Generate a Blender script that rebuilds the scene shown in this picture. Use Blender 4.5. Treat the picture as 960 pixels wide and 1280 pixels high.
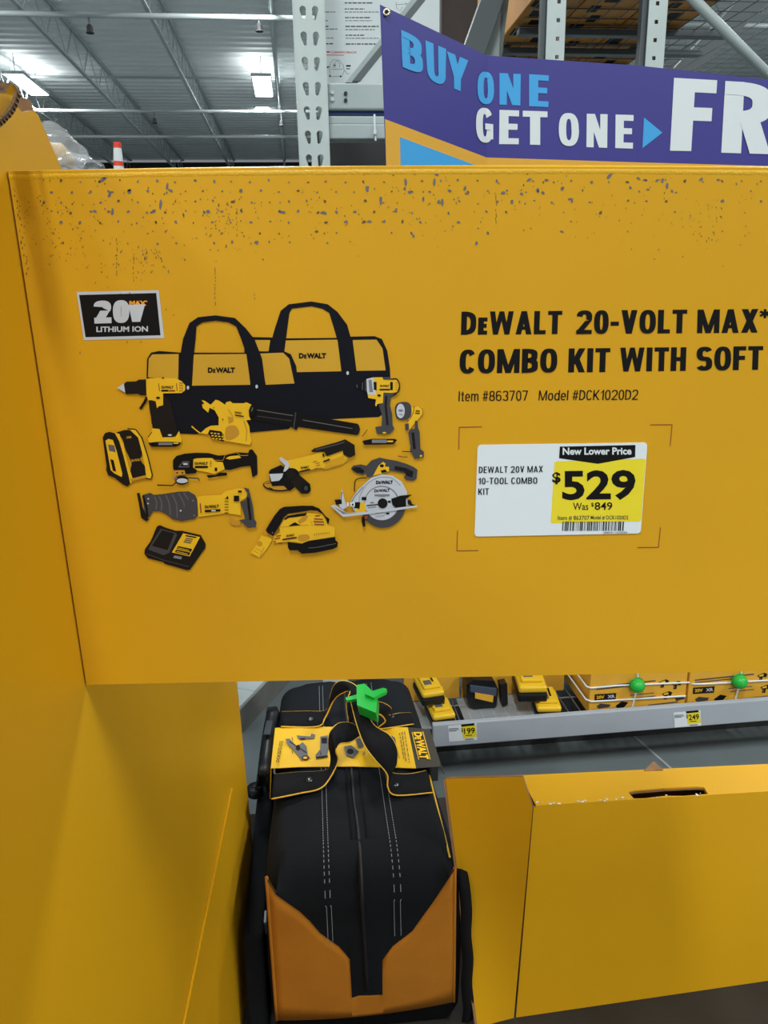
import bpy, bmesh, math, random
from mathutils import Vector, Matrix

for o in list(bpy.data.objects):
    bpy.data.objects.remove(o)
scene = bpy.context.scene
COL = scene.collection
R = random.Random(7)

# ------------------------------------------------------------------ camera, world, exposure
FPX, CXP, CYP = 961.0, 480.0, 640.0
PITCH, ROLL, CAM_H = math.radians(16.0), math.radians(1.1), 1.35
CAM = Vector((0, 0, CAM_H))
_F = Vector((0, math.cos(PITCH), -math.sin(PITCH)))
_U0 = Vector((0, math.sin(PITCH), math.cos(PITCH)))
_X = Vector((1, 0, 0))
CR = _X * math.cos(ROLL) - _U0 * math.sin(ROLL)
CU = _U0 * math.cos(ROLL) + _X * math.sin(ROLL)
cam_data = bpy.data.cameras.new('camera')
cam = bpy.data.objects.new('camera', cam_data)
COL.objects.link(cam)
cam_data.sensor_fit = 'HORIZONTAL'
cam_data.sensor_width = 36.0
cam_data.lens = 36.0 * FPX / 960.0
cam_data.clip_start = 0.02
cam_data.clip_end = 200
cam.matrix_world = Matrix.Translation(CAM) @ Matrix((CR, CU, -_F)).transposed().to_4x4()
scene.camera = cam

world = bpy.data.worlds.new('world')
scene.world = world
world.use_nodes = True
WORLD_STRENGTH = 0.22
world.node_tree.nodes['Background'].inputs[0].default_value = (0.88, 0.94, 1.0, 1)
world.node_tree.nodes['Background'].inputs[1].default_value = WORLD_STRENGTH
scene.view_settings.view_transform = 'Standard'
scene.view_settings.look = 'None'
scene.view_settings.gamma = 1.0
scene.view_settings.use_curve_mapping = False
scene.view_settings.exposure = 0.0
LAMP_POWER = 275.0
LAMP_COLOR = (0.95, 1.0, 1.0)
LAMP_Z = 7.0
CEILING_FILL = 0.085               # share of lamp power for an added fill light aimed at the ceiling

# ------------------------------------------------------------------ geometry of the view
def ray(px, py):
    return (_F * FPX + CR * (px - CXP) - CU * (py - CYP)) / FPX

def hit(px, py, p0, n):
    d = ray(px, py)
    t = (Vector(p0) - CAM).dot(n) / d.dot(n)
    return CAM + d * t

def at_depth(px, py, dep):
    return CAM + ray(px, py) * dep

def ZP(px, py, z):
    return hit(px, py, (0, 0, z), Vector((0, 0, 1)))

TH = math.radians(6.0)                      # the building is turned a little against the sign
EU = Vector((math.cos(TH), math.sin(TH), 0))
EV = Vector((-math.sin(TH), math.cos(TH), 0))
EZ = Vector((0, 0, 1))

def B(u, v, z):
    return EU * u + EV * v + EZ * z

def VP(px, py, v):
    return hit(px, py, EV * v, EV)

def uof(px, py, v):
    return VP(px, py, v).dot(EU)

# ------------------------------------------------------------------ materials
def lin(c):
    out = []
    for x in c:
        x = x / 255.0
        out.append(x / 12.92 if x <= 0.04045 else ((x + 0.055) / 1.055) ** 2.4)
    return out

MATS = {}
def mat(name, rgb, rough=0.6, metal=0.0, var=0.0, vscale=8.0, bump=0.0, bscale=200.0, spec=0.5, coat=0.0):
    if name in MATS:
        return MATS[name]
    m = bpy.data.materials.new(name)
    m.use_nodes = True
    nt = m.node_tree
    b = nt.nodes['Principled BSDF']
    c = lin(rgb)
    b.inputs['Base Color'].default_value = (*c, 1)
    b.inputs['Roughness'].default_value = rough
    b.inputs['Metallic'].default_value = metal
    b.inputs['Specular IOR Level'].default_value = spec
    b.inputs['Coat Weight'].default_value = coat
    if var > 0 or bump > 0:
        tc = nt.nodes.new('ShaderNodeTexCoord')
    if var > 0:
        n = nt.nodes.new('ShaderNodeTexNoise')
        n.inputs['Scale'].default_value = vscale
        n.inputs['Detail'].default_value = 4
        r = nt.nodes.new('ShaderNodeValToRGB')
        r.color_ramp.elements[0].position = 0.3
        r.color_ramp.elements[1].position = 0.7
        r.color_ramp.elements[0].color = (*[x * (1 - var) for x in c], 1)
        r.color_ramp.elements[1].color = (*[min(1, x * (1 + var)) for x in c], 1)
        nt.links.new(tc.outputs['Object'], n.inputs['Vector'])
        nt.links.new(n.outputs['Fac'], r.inputs['Fac'])
        nt.links.new(r.outputs['Color'], b.inputs['Base Color'])
    if bump > 0:
        n2 = nt.nodes.new('ShaderNodeTexNoise')
        n2.inputs['Scale'].default_value = bscale
        bp = nt.nodes.new('ShaderNodeBump')
        bp.inputs['Strength'].default_value = bump
        bp.inputs['Distance'].default_value = 0.002
        nt.links.new(tc.outputs['Object'], n2.inputs['Vector'])
        nt.links.new(n2.outputs['Fac'], bp.inputs['Height'])
        nt.links.new(bp.outputs['Normal'], b.inputs['Normal'])
    MATS[name] = m
    return m

def emit(name, rgb, strength):
    m = bpy.data.materials.new(name)
    m.use_nodes = True
    b = m.node_tree.nodes['Principled BSDF']
    b.inputs['Base Color'].default_value = (0.8, 0.8, 0.8, 1)
    b.inputs['Emission Color'].default_value = (*rgb, 1)
    b.inputs['Emission Strength'].default_value = strength
    MATS[name] = m
    return m

YEL = mat('yellow_card', (216, 159, 24), 0.45, var=0.03, vscale=5, spec=0.3)
YEL2 = mat('yellow_card_glossy', (222, 164, 22), 0.42, var=0.03, vscale=4, spec=0.2)
YELF = mat('yellow_fold', (226, 172, 30), 0.28, bump=0.25, bscale=500, spec=0.6)
KRAFT = mat('kraft_edge', (150, 110, 72), 0.85, var=0.15, vscale=60)
INK = mat('black_ink', (13, 11, 10), 0.6, spec=0.2)
NAVY = mat('navy_ink', (9, 11, 22), 0.6, spec=0.2)
DARKB = mat('brown_black_ink', (26, 21, 18), 0.6, spec=0.2)
GREYD = mat('dark_grey_ink', (62, 60, 64), 0.5)
GREYM = mat('mid_grey_ink', (122, 122, 130), 0.5)
GREYL = mat('light_grey_ink', (196, 200, 208), 0.5)
GREYX = mat('rib_grey_ink', (92, 90, 94), 0.5)
PYEL = mat('printed_yellow_ink', (236, 184, 32), 0.5, spec=0.3)
PYELD = mat('printed_shade_ink', (196, 140, 30), 0.45)
PYELB = mat('printed_bag_yellow_ink', (206, 156, 34), 0.45)
RED = mat('red_brown_ink', (140, 62, 26), 0.5)
MAXO = mat('orange_ink', (244, 156, 30), 0.5)
WHITE = mat('white_label', (226, 232, 236), 0.45)
WHITEP = mat('white_print', (222, 228, 230), 0.5)
LABY = mat('label_yellow', (238, 216, 40), 0.45)
CHIP = mat('chipped_grey', (104, 102, 108), 0.8, var=0.2, vscale=300)
CHIPD = mat('chipped_brown', (98, 80, 44), 0.8)
STEEL = mat('painted_grey_steel', (172, 184, 182), 0.5, var=0.05, vscale=10)
STEELD = mat('dark_grey_steel', (92, 100, 102), 0.5)
STEELW = mat('pale_grey_steel', (196, 208, 204), 0.45, var=0.05, vscale=12)
GALV = mat('ceiling_steel', (232, 236, 236), 0.55, var=0.06, vscale=0.6)
GALVT = mat('joist_steel', (188, 196, 196), 0.55)
PIPE = mat('pipe_steel', (176, 184, 184), 0.5)
CONC = mat('polished_concrete', (106, 114, 116), 0.35, var=0.10, vscale=1.3, bump=0.03, bscale=60)
CONCJ = mat('joint_filler', (160, 165, 165), 0.8)
BLACKP = mat('black_plastic', (13, 14, 16), 0.42, bump=0.05, bscale=400)
BLACKF = mat('black_fabric', (17, 20, 25), 0.85, bump=0.35, bscale=900, spec=0.2)
BLACKW = mat('black_webbing', (15, 15, 18), 0.8, bump=0.3, bscale=1200, spec=0.2)
TANF = mat('golden_fabric', (184, 116, 32), 0.8, var=0.05, vscale=20, bump=0.3, bscale=900, spec=0.2)
PIPING = mat('yellow_piping', (232, 178, 44), 0.55)
THREAD = mat('pale_thread', (150, 158, 168), 0.7)
ZIPM = mat('black_zip', (16, 16, 20), 0.6)
CHROME = mat('dark_rivet', (90, 94, 100), 0.25, metal=0.9)
GREEN = mat('green_plastic', (36, 184, 66), 0.35)
BPURP = mat('banner_purple', (60, 56, 138), 0.4, var=0.02, vscale=6)
BCYAN = mat('banner_cyan', (62, 164, 226), 0.4)
BORAN = mat('banner_orange', (226, 168, 54), 0.4)
BRASS = mat('grommet_metal', (190, 180, 150), 0.3, metal=0.8)
RAIL = mat('shelf_rail_paint', (170, 176, 184), 0.45, var=0.03, vscale=10)
WIRE = mat('shelf_wire', (120, 124, 128), 0.35, metal=0.4)
BATY = mat('battery_yellow', (236, 190, 40), 0.35)
CARTY = mat('shelf_carton_yellow', (226, 168, 52), 0.5, var=0.04, vscale=20)
POST = mat('poster_white', (206, 214, 214), 0.5)
TRAYM = mat('dark_tray_board', (40, 35, 30), 0.7, var=0.25, vscale=9)
DARK = mat('dark_shelving', (44, 44, 44), 0.7)
ORANGE = mat('cone_orange', (232, 70, 40), 0.5)
SLEEVE_B = mat('sleeve_dark', (56, 49, 38), 0.5)

def film():
    m = bpy.data.materials.new('clear_film')
    m.use_nodes = True
    nt = m.node_tree
    b = nt.nodes['Principled BSDF']
    b.inputs['Base Color'].default_value = (0.85, 0.88, 0.9, 1)
    b.inputs['Roughness'].default_value = 0.12
    b.inputs['Alpha'].default_value = 0.22
    MATS['clear_film'] = m
    return m
FILM = film()

# ------------------------------------------------------------------ object helpers
ROOTLOC = {}
def root(name, loc, label, cat, group=None):
    o = bpy.data.objects.new(name, None)
    o.empty_display_size = 0.05
    COL.objects.link(o)
    o.location = loc
    ROOTLOC[o] = Vector(loc)
    o['label'] = label
    o['category'] = cat
    if group:
        o['group'] = group
    return o

def tag(o, label, cat, group=None):
    o['label'] = label
    o['category'] = cat
    if group:
        o['group'] = group
    return o

class M:
    """collects geometry in world coordinates, then becomes ONE mesh object"""
    def __init__(s):
        s.v, s.f, s.m, s.mats = [], [], [], []
    def mi(s, m):
        if m not in s.mats:
            s.mats.append(m)
        return s.mats.index(m)
    def face(s, pts, m):
        i = len(s.v)
        s.v += [Vector(p) for p in pts]
        s.f.append(list(range(i, i + len(pts))))
        s.m.append(s.mi(m))
    def mesh(s, vs, fs, m):
        i = len(s.v)
        s.v += [Vector(p) for p in vs]
        k = s.mi(m)
        for f in fs:
            s.f.append([i + j for j in f])
            s.m.append(k)
    def hexa(s, p, m):
        """p: 4 bottom points then 4 top points, same turning"""
        s.mesh(p, [(3, 2, 1, 0), (4, 5, 6, 7), (0, 1, 5, 4), (1, 2, 6, 5), (2, 3, 7, 6), (3, 0, 4, 7)], m)
    def boxw(s, x0, x1, y0, y1, z0, z1, m):
        s.hexa([(x0, y0, z0), (x1, y0, z0), (x1, y1, z0), (x0, y1, z0), (x0, y0, z1), (x1, y0, z1), (x1, y1, z1), (x0, y1, z1)], m)
    def box(s, u0, u1, v0, v1, z0, z1, m, fr=None):
        fr = fr or B
        s.hexa([fr(u0, v0, z0), fr(u1, v0, z0), fr(u1, v1, z0), fr(u0, v1, z0), fr(u0, v0, z1), fr(u1, v0, z1), fr(u1, v1, z1), fr(u0, v1, z1)], m)
    def prism(s, pts, d, m, side=None):
        """pts: outline, d: thickness vector"""
        n = len(pts)
        pts = [Vector(p) for p in pts]
        q = [p + Vector(d) for p in pts]
        s.mesh(pts + q, [list(range(n))[::-1], list(range(n, 2 * n))], m)
        s.mesh(pts + q, [(i, (i + 1) % n, n + (i + 1) % n, n + i) for i in range(n)], side or m)
    def bar(s, a, b, w, h, m, up=EZ):
        a, b = Vector(a), Vector(b)
        t = (b - a).normalized()
        x = t.cross(up)
        if x.length < 1e-6:
            x = t.cross(Vector((1, 0, 0)))
        x.normalize()
        y = x.cross(t).normalized()
        x, y = x * w / 2, y * h / 2
        s.hexa([a - x - y, a + x - y, a + x + y, a - x + y, b - x - y, b + x - y, b + x + y, b - x + y], m)
    def tube(s, pts, r, m, n=8, cap=True):
        pts = [Vector(p) for p in pts]
        vs, fs = [], []
        ref = None
        for i, p in enumerate(pts):
            t = (pts[min(i + 1, len(pts) - 1)] - pts[max(i - 1, 0)])
            if t.length < 1e-9:
                t = Vector((0, 0, 1))
            t.normalize()
            if ref is None:
                ref = t.orthogonal().normalized()
            ref = (ref - t * ref.dot(t))
            if ref.length < 1e-6:
                ref = t.orthogonal()
            ref.normalize()
            b2 = t.cross(ref)
            rr = r[i] if isinstance(r, (list, tuple)) else r
            for k in range(n):
                a = 2 * math.pi * k / n
                vs.append(p + (ref * math.cos(a) + b2 * math.sin(a)) * rr)
        for i in range(len(pts) - 1):
            for k in range(n):
                fs.append((i * n + k, i * n + (k + 1) % n, (i + 1) * n + (k + 1) % n, (i + 1) * n + k))
        if cap:
            fs.append(list(range(n))[::-1])
            fs.append(list(range((len(pts) - 1) * n, len(pts) * n)))
        s.mesh(vs, fs, m)
    def grid(s, rows, m):
        nr, nc = len(rows), len(rows[0])
        s.mesh([p for r in rows for p in r], [(i * nc + j, i * nc + j + 1, (i + 1) * nc + j + 1, (i + 1) * nc + j) for i in range(nr - 1) for j in range(nc - 1)], m)
    def build(s, name, parent=None, loc=None, smooth=False, bevel=0.0, seg=2, solid=0.0, weld=False, kind=None):
        if parent is not None:
            r = parent
            while r.parent is not None:
                r = r.parent
            L = ROOTLOC[r]
        else:
            if loc is None:
                xs = [p.x for p in s.v]; ys = [p.y for p in s.v]; zs = [p.z for p in s.v]
                loc = ((min(xs) + max(xs)) / 2, (min(ys) + max(ys)) / 2, min(zs))
            L = Vector(loc)
        me = bpy.data.meshes.new(name)
        me.from_pydata([p - L for p in s.v], [], s.f)
        for m in s.mats:
            me.materials.append(m)
        me.polygons.foreach_set('material_index', s.m)
        if weld:
            bm = bmesh.new(); bm.from_mesh(me)
            bmesh.ops.remove_doubles(bm, verts=bm.verts, dist=1e-5)
            bmesh.ops.recalc_face_normals(bm, faces=bm.faces)
            bm.to_mesh(me); bm.free()
        me.update()
        o = bpy.data.objects.new(name, me)
        COL.objects.link(o)
        if parent is not None:
            o.parent = parent
        else:
            o.location = L
            ROOTLOC[o] = L
        if smooth:
            for p in me.polygons:
                p.use_smooth = True
        if solid:
            md = o.modifiers.new('solid', 'SOLIDIFY'); md.thickness = solid; md.offset = 0
        if bevel:
            md = o.modifiers.new('bevel', 'BEVEL'); md.width = bevel; md.segments = seg; md.limit_method = 'ANGLE'; md.angle_limit = math.radians(40)
        if kind:
            o['kind'] = kind
        return o

def crom(pts, n=6, closed=False):
    out = []
    N = len(pts)
    P = [Vector(p) for p in pts]
    rng = range(N) if closed else range(N - 1)
    for i in rng:
        if closed:
            a, b, c, d = P[(i - 1) % N], P[i], P[(i + 1) % N], P[(i + 2) % N]
        else:
            a, b, c, d = P[max(i - 1, 0)], P[i], P[i + 1], P[min(i + 2, N - 1)]
        for k in range(n):
            t = k / n
            out.append(0.5 * ((2 * b) + (c - a) * t + (2 * a - 5 * b + 4 * c - d) * t * t + (3 * b - a - 3 * c + d) * t ** 3))
    if not closed:
        out.append(P[-1])
    return out

# ------------------------------------------------------------------ lettering
_TC = {}
def text_geo(s, bold=0.0, shear=0.0):
    key = (s, bold, shear)
    if key in _TC:
        return _TC[key]
    cu = bpy.data.curves.new('lettering_curve', 'FONT')
    cu.body = s
    cu.size = 1.0
    cu.offset = bold
    cu.shear = shear
    cu.resolution_u = 3
    cu.fill_mode = 'FRONT'
    o = bpy.data.objects.new('lettering_curve', cu)
    COL.objects.link(o)
    bpy.context.view_layer.update()
    dg = bpy.context.evaluated_depsgraph_get()
    me = o.evaluated_get(dg).to_mesh()
    vs = [(v.co.x, v.co.y) for v in me.vertices]
    fs = [list(p.vertices) for p in me.polygons]
    o.evaluated_get(dg).to_mesh_clear()
    bpy.data.objects.remove(o)
    bpy.data.curves.remove(cu)
    _TC[key] = (vs, fs)
    return vs, fs

def runs_geo(runs, bold=0.0, gap=0.06, shear=0.0):
    """runs: str or [(str, scale)] -> verts with x from 0..1, y 0 baseline .. 1 cap height"""
    if isinstance(runs, str):
        runs = [(runs, 1.0)]
    hv, _ = text_geo('H', bold, 0)
    cap = max(v[1] for v in hv)
    base = min(v[1] for v in hv)
    V, Fc, x = [], [], 0.0
    for s, k in runs:
        vs, fs = text_geo(s, bold, shear)
        x0 = min(v[0] for v in vs); x1 = max(v[0] for v in vs)
        i = len(V)
        V += [(x + (a - x0) * k, (b - base) / (cap - base) * k) for a, b in vs]
        Fc += [[i + j for j in f] for f in fs]
        x += (x1 - x0) * k + gap
    W = x - gap
    return [(a / W, b) for a, b in V], Fc

def lettering(m, runs, quad, S, mt, layer=1, bold=0.02, gap=0.06, shear=0.0):
    """quad: TL,TR,BR,BL in photo pixels of the cap-height box"""
    V, Fc = runs_geo(runs, bold, gap, shear)
    tl, tr, br, bl = [Vector(q) for q in quad]
    out = []
    for u, w in V:
        a = bl.lerp(br, u); b = tl.lerp(tr, u)
        p = a.lerp(b, w) if 0 <= w <= 1 else a + (b - a) * w
        out.append(S(p.x, p.y, layer))
    m.mesh(out, Fc, mt)

DW = [('D', 1), ('E', 0.74), ('WALT', 1)]

# ---- block lettering drawn from strokes (bold condensed and light condensed signs)
def glyph(c, t):
    h = t * 0.86
    P = []
    def rect(x0, y0, x1, y1): P.append([(x0, y0), (x1, y0), (x1, y1), (x0, y1)])
    def dg(xa, ya, xb, yb, k=1.0):
        L_ = math.hypot(xb - xa, yb - ya); hw = t * k / 2 * L_ / max(abs(yb - ya), 1e-3)
        hw = min(hw, t * 1.1)
        P.append([(xa - hw, ya), (xa + hw, ya), (xb + hw, yb), (xb - hw, yb)])
    def arc(x0, x1, y0, y1, a0, a1, n=22, e=2.5, tx=None):
        tx = tx or t
        cx, cy, rx, ry = (x0 + x1) / 2, (y0 + y1) / 2, (x1 - x0) / 2, (y1 - y0) / 2
        ix, iy = max(rx - tx, .005), max(ry - h, .005)
        o, q = [], []
        for i in range(n + 1):
            a = math.radians(a0 + (a1 - a0) * i / n); c_, s_ = math.cos(a), math.sin(a)
            f = lambda v_: math.copysign(abs(v_) ** (2 / e), v_)
            o.append((cx + rx * f(c_), cy + ry * f(s_))); q.append((cx + ix * f(c_), cy + iy * f(s_)))
        for i in range(n): P.append([o[i], o[i + 1], q[i + 1], q[i]])
    w = {'I': t, 'M': .74, 'W': .86, 'A': .58, 'V': .56, 'Y': .56, 'L': .42, 'F': .43, 'E': .44, 'T': .50, '1': .30, '-': .28, '*': .30, '#': .52,
         'l': t, 'm': .70, 't': .30, 'v': .58, 'e': .46, 'o': .47, 'd': .48, ' ': .18, 'K': .56, 'X': .56, 'N': .56, 'O': .56, '0': .5}.get(c, .53)
    m_ = .5; u = .74
    if c in 'O0': arc(0, w, 0, 1, 0, 360, 40)
    elif c == 'o': arc(0, w, 0, u, 0, 360, 36)
    elif c == 'C': arc(0, w, 0, 1, 35, 325, 34)
    elif c == 'G': arc(0, w, 0, 1, 35, 300, 32); rect(w * .52, .38, w, .38 + h); rect(w - t, .12, w, .40); arc(0, w, 0, 1, 300, 345, 8)
    elif c == 'D': rect(0, 0, t, 1); arc(-w, w, 0, 1, -90, 90, 30, 3.2)
    elif c == 'B':
        rect(0, 0, t, 1); arc(-w * .9, w * .96, m_ - h * .4, 1, -90, 90, 22, 3.4); arc(-w, w, 0, m_ + h * .6, -90, 90, 22, 3.4)
    elif c in 'PR':
        rect(0, 0, t, 1); arc(-w, w, .40, 1, -90, 90, 24, 3.4)
        if c == 'R': dg(w * .56, .45, w - t * .52, 0)
    elif c == 'U': rect(0, .3, t, 1); rect(w - t, .3, w, 1); arc(0, w, 0, .62, 180, 360, 26)
    elif c == 'S': arc(0, w, m_ - h / 2, 1, 25, 270, 26); arc(0, w, 0, m_ + h / 2, 90, -155, 26)
    elif c in 'EF':
        rect(0, 0, t, 1); rect(0, 1 - h, w, 1); rect(0, m_ - h * .42, w * .93, m_ + h * .58)
        if c == 'E': rect(0, 0, w, h)
    elif c == 'L': rect(0, 0, t, 1); rect(0, 0, w, h)
    elif c == 'T': rect(0, 1 - h, w, 1); rect(w / 2 - t / 2, 0, w / 2 + t / 2, 1)
    elif c == 'H': rect(0, 0, t, 1); rect(w - t, 0, w, 1); rect(0, m_ - h / 2, w, m_ + h / 2)
    elif c in 'Il': rect(0, 0, t, 1)
    elif c == 'N': rect(0, 0, t * .95, 1); rect(w - t * .95, 0, w, 1); dg(w - t * .6, 0, t * .6, 1, .9)
    elif c == 'M': rect(0, 0, t * .9, 1); rect(w - t * .9, 0, w, 1); dg(w / 2, 0, t * .55, 1, .85); dg(w / 2, 0, w - t * .55, 1, .85)
    elif c == 'W':
        k = t * .5; dg(w * .27, 0, k, 1, .9); dg(w * .27, 0, w * .5, 1, .8); dg(w * .73, 0, w * .5, 1, .8); dg(w * .73, 0, w - k, 1, .9)
    elif c == 'A': dg(t * .52, 0, w / 2, 1, .95); dg(w - t * .52, 0, w / 2, 1, .95); rect(w * .22, .2, w * .78, .2 + h * .8)
    elif c in 'Vv':
        y1 = 1 if c == 'V' else .80; dg(w / 2, 0, t * .55, y1); dg(w / 2, 0, w - t * .55, y1)
    elif c == 'Y': dg(w / 2, .36, t * .55, 1); dg(w / 2, .36, w - t * .55, 1); rect(w / 2 - t / 2, 0, w / 2 + t / 2, .45)
    elif c == 'K': rect(0, 0, t, 1); dg(t * .9, .34, w - t * .55, 1); dg(w - t * .5, 0, t * 1.25, .62)
    elif c == 'X': dg(t * .55, 0, w - t * .55, 1); dg(w - t * .55, 0, t * .55, 1)
    elif c == '1': rect(w - t, 0, w, 1); P.append([(0, .72), (w - t * .5, 1), (w - t * .5, 1 - h * 1.3), (0, .72 - h * .8)])
    elif c == '2': arc(0, w, .42, 1, 175, -35, 24); dg(t * .55, h * .6, w - t * .62, .56, .9); rect(0, 0, w, h)
    elif c == '3': arc(0, w, m_ - h / 2, 1, 160, -90, 24); arc(0, w, 0, m_ + h / 2, 90, -160, 24)
    elif c == '5': rect(w * .06, 1 - h, w * .95, 1); rect(w * .06, .45, w * .06 + t, 1); arc(0, w, 0, .64, 150, -155, 26)
    elif c == '6': arc(0, w, 0, .62, 0, 360, 34); rect(0, .28, t, .72); arc(0, w, .40, 1, 30, 180, 20)
    elif c == '7': rect(0, 1 - h, w, 1); dg(w * .36, 0, w - t * .58, 1 - h * .5)
    elif c == '8': arc(w * .05, w * .95, m_ - h * .45, 1, 0, 360, 32); arc(0, w, 0, m_ + h * .55, 0, 360, 32)
    elif c == '4': dg(t * .5, .25, w * .6, 1, .8); rect(0, .2, w, .2 + h); rect(w * .58, 0, w * .58 + t, 1)
    elif c == '9': arc(0, w, .38, 1, 0, 360, 34); rect(w - t, .28, w, .72); arc(0, w, 0, .60, 210, 360, 20)
    elif c == '-': rect(0, .34, w, .34 + h)
    elif c == '#': dg(w * .25, 0, w * .42, 1, .8); dg(w * .62, 0, w * .79, 1, .8); rect(0, .28, w * .95, .28 + h * .8); rect(w * .06, .62, w, .62 + h * .8)
    elif c == '*':
        for a in (90, 210, 330, 150, 30, 270)[:3]:
            ca, sa = math.cos(math.radians(a)), math.sin(math.radians(a)); r = .19; q = t * .22
            for g in (1, -1): P.append([(w / 2 - sa * q, .80 + ca * q), (w / 2 + sa * q, .80 - ca * q), (w / 2 + ca * r * g + sa * q, .80 + sa * r * g - ca * q), (w / 2 + ca * r * g - sa * q, .80 + sa * r * g + ca * q)])
    elif c == 'e': arc(0, w, 0, u, 0, 318, 30); rect(t * .5, u / 2 - h * .45, w - .005, u / 2 + h * .45)
    elif c == 'd': arc(0, w, 0, u, 0, 360, 32); rect(w - t, 0, w, 1)
    elif c == 'm': rect(0, 0, t, u); arc(0, w / 2 + t / 2, .2, u, 0, 180, 14); arc(w / 2 - t / 2, w, .2, u, 0, 180, 14); rect(w / 2 - t / 2, 0, w / 2 + t / 2, .5); rect(w - t, 0, w, .5)
    elif c == 't': rect(w * .35, .05, w * .35 + t, .95); rect(0, u - h, w, u); rect(w * .35, 0, w, h)
    return P, w

def block_geo(runs, t, gap):
    if isinstance(runs, str): runs = [(runs, 1.0)]
    V, Fc, x = [], [], 0.0
    for s_, k in runs:
        for c in s_:
            P, w = glyph(c, t / (k if k < 1 else 1))
            for j, p in enumerate(P):
                i = len(V); V += [(x + a * k, b * k, (j % 40) * .06 + (.03 if len(V) % 8 else 0)) for a, b in p]; Fc.append([i, i + 1, i + 2, i + 3])
            x += w * k + gap
    W = x - gap
    return [(a / W, b, l) for a, b, l in V], Fc

def block(m, runs, quad, S, mt, layer=1, t=.23, gap=.07):
    V, Fc = block_geo(runs, t, gap)
    tl, tr, br, bl = [Vector(q) for q in quad]
    out = []
    for u, w, l in V:
        a = bl.lerp(br, u); b = tl.lerp(tr, u)
        p = a + (b - a) * w
        out.append(S(p.x, p.y, layer + l))
    m.mesh(out, Fc, mt)

class Art(M):
    """flat print: outlines in crop coordinates of the photograph, laid on surface S"""
    def __init__(s, S, ox=0, oy=0, k=1.0, layer=1):
        super().__init__()
        s.S, s.ox, s.oy, s.k, s.L = S, ox, oy, k, layer
    def P(s, p):
        return s.S(s.ox + p[0] / s.k, s.oy + p[1] / s.k, s.L)
    def poly(s, pts, m, sm=0):
        if sm:
            pts = [(q.x, q.y) for q in crom([(a, b, 0) for a, b in pts], sm, True)]
        s.face([s.P(p) for p in pts], m)
        s.L += 0.35
    def line(s, pts, w, m, sm=0):
        if sm:
            pts = [(q.x, q.y) for q in crom([(a, b, 0) for a, b in pts], sm)]
        L, Rr = [], []
        for i, p in enumerate(pts):
            a = Vector(pts[max(i - 1, 0)]); b = Vector(pts[min(i + 1, len(pts) - 1)])
            t = (b - a).normalized()
            n = Vector((-t.y, t.x)) * w / 2
            L.append((p[0] + n.x, p[1] + n.y)); Rr.append((p[0] - n.x, p[1] - n.y))
        for i in range(len(pts) - 1):
            s.face([s.P(L[i]), s.P(L[i + 1]), s.P(Rr[i + 1]), s.P(Rr[i])], m)
        s.L += 0.35
    def ell(s, cx, cy, rx, ry, m, n=28, rot=0, a0=0, a1=360):
        pts = []
        for i in range(n + (1 if a1 - a0 < 360 else 0)):
            a = math.radians(a0 + (a1 - a0) * i / n)
            x, y = rx * math.cos(a), ry * math.sin(a)
            c, d = math.cos(math.radians(rot)), math.sin(math.radians(rot))
            pts.append((cx + x * c - y * d, cy + x * d + y * c))
        s.face([s.P(p) for p in pts], m)
        s.L += 0.35
    def rect(s, x0, y0, x1, y1, m):
        s.poly([(x0, y0), (x1, y0), (x1, y1), (x0, y1)], m)
    def text(s, runs, x0, y0, x1, y1, m, bold=0.03, skew=0.0, gap=0.06):
        """cap box x0..x1, y0 (top) .. y1 (baseline); skew lowers the right end"""
        f = lambda a, b: (s.ox + a / s.k, s.oy + b / s.k)
        lettering(s, runs, [f(x0, y0), f(x1, y0 + skew), f(x1, y1 + skew), f(x0, y1)], s.S, m, s.L, bold, gap)
        s.L += 0.35

# ================================================================== THE BUILDING
def structure(m, name, **k):
    return m.build(name, kind='structure', **k)

fl = M(); fl.face([B(-32, -14, 0), B(32, -14, 0), B(32, 41, 0), B(-32, 41, 0)], CONC)
structure(fl, 'floor')

CEIL_Z = 7.55
ce = M()
prof = []
v = -9.0
while v < 40.4:
    prof += [(v, CEIL_Z + 0.09), (v + 0.17, CEIL_Z + 0.09), (v + 0.22, CEIL_Z), (v + 0.39, CEIL_Z)]
    v += 0.44
ce.grid([[B(-32, a, z), B(32, a, z)] for a, z in prof], GALV)
structure(ce, 'ceiling')
wa = M(); wa.box(-32, 32, 40.2, 40.4, 0, CEIL_Z - 0.25, mat('far_wall_paint', (168, 172, 172), 0.8, var=0.05, vscale=0.5))
structure(wa, 'wall_far')
tr = M(); tr.box(-32, 32, 40.0, 40.19, CEIL_Z - 0.45, CEIL_Z - 0.2, DARK)  # dark strip stands in for the shade in the gap under the roof
structure(tr, 'roof_gap_shade')

# roof joists: two chords and a zigzag web each
for k in range(-4, 5):
    u = -0.22 + 2.37 * k
    j = M()
    j.box(u - 0.06, u - 0.012, -8, 40, 7.40, 7.45, GALVT); j.box(u + 0.012, u + 0.06, -8, 40, 7.40, 7.45, GALVT)
    j.box(u - 0.045, u - 0.01, -8, 40, 6.65, 6.69, GALVT); j.box(u + 0.01, u + 0.045, -8, 40, 6.65, 6.69, GALVT)
    v = -8.0
    while v < 39:
        j.bar(B(u, v, 6.66), B(u, v + 0.75, 7.42), 0.02, 0.02, GALVT)
        j.bar(B(u, v + 0.75, 7.42), B(u, v + 1.5, 6.66), 0.02, 0.02, GALVT)
        v += 1.5
    structure(j, 'beam_joist')
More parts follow.
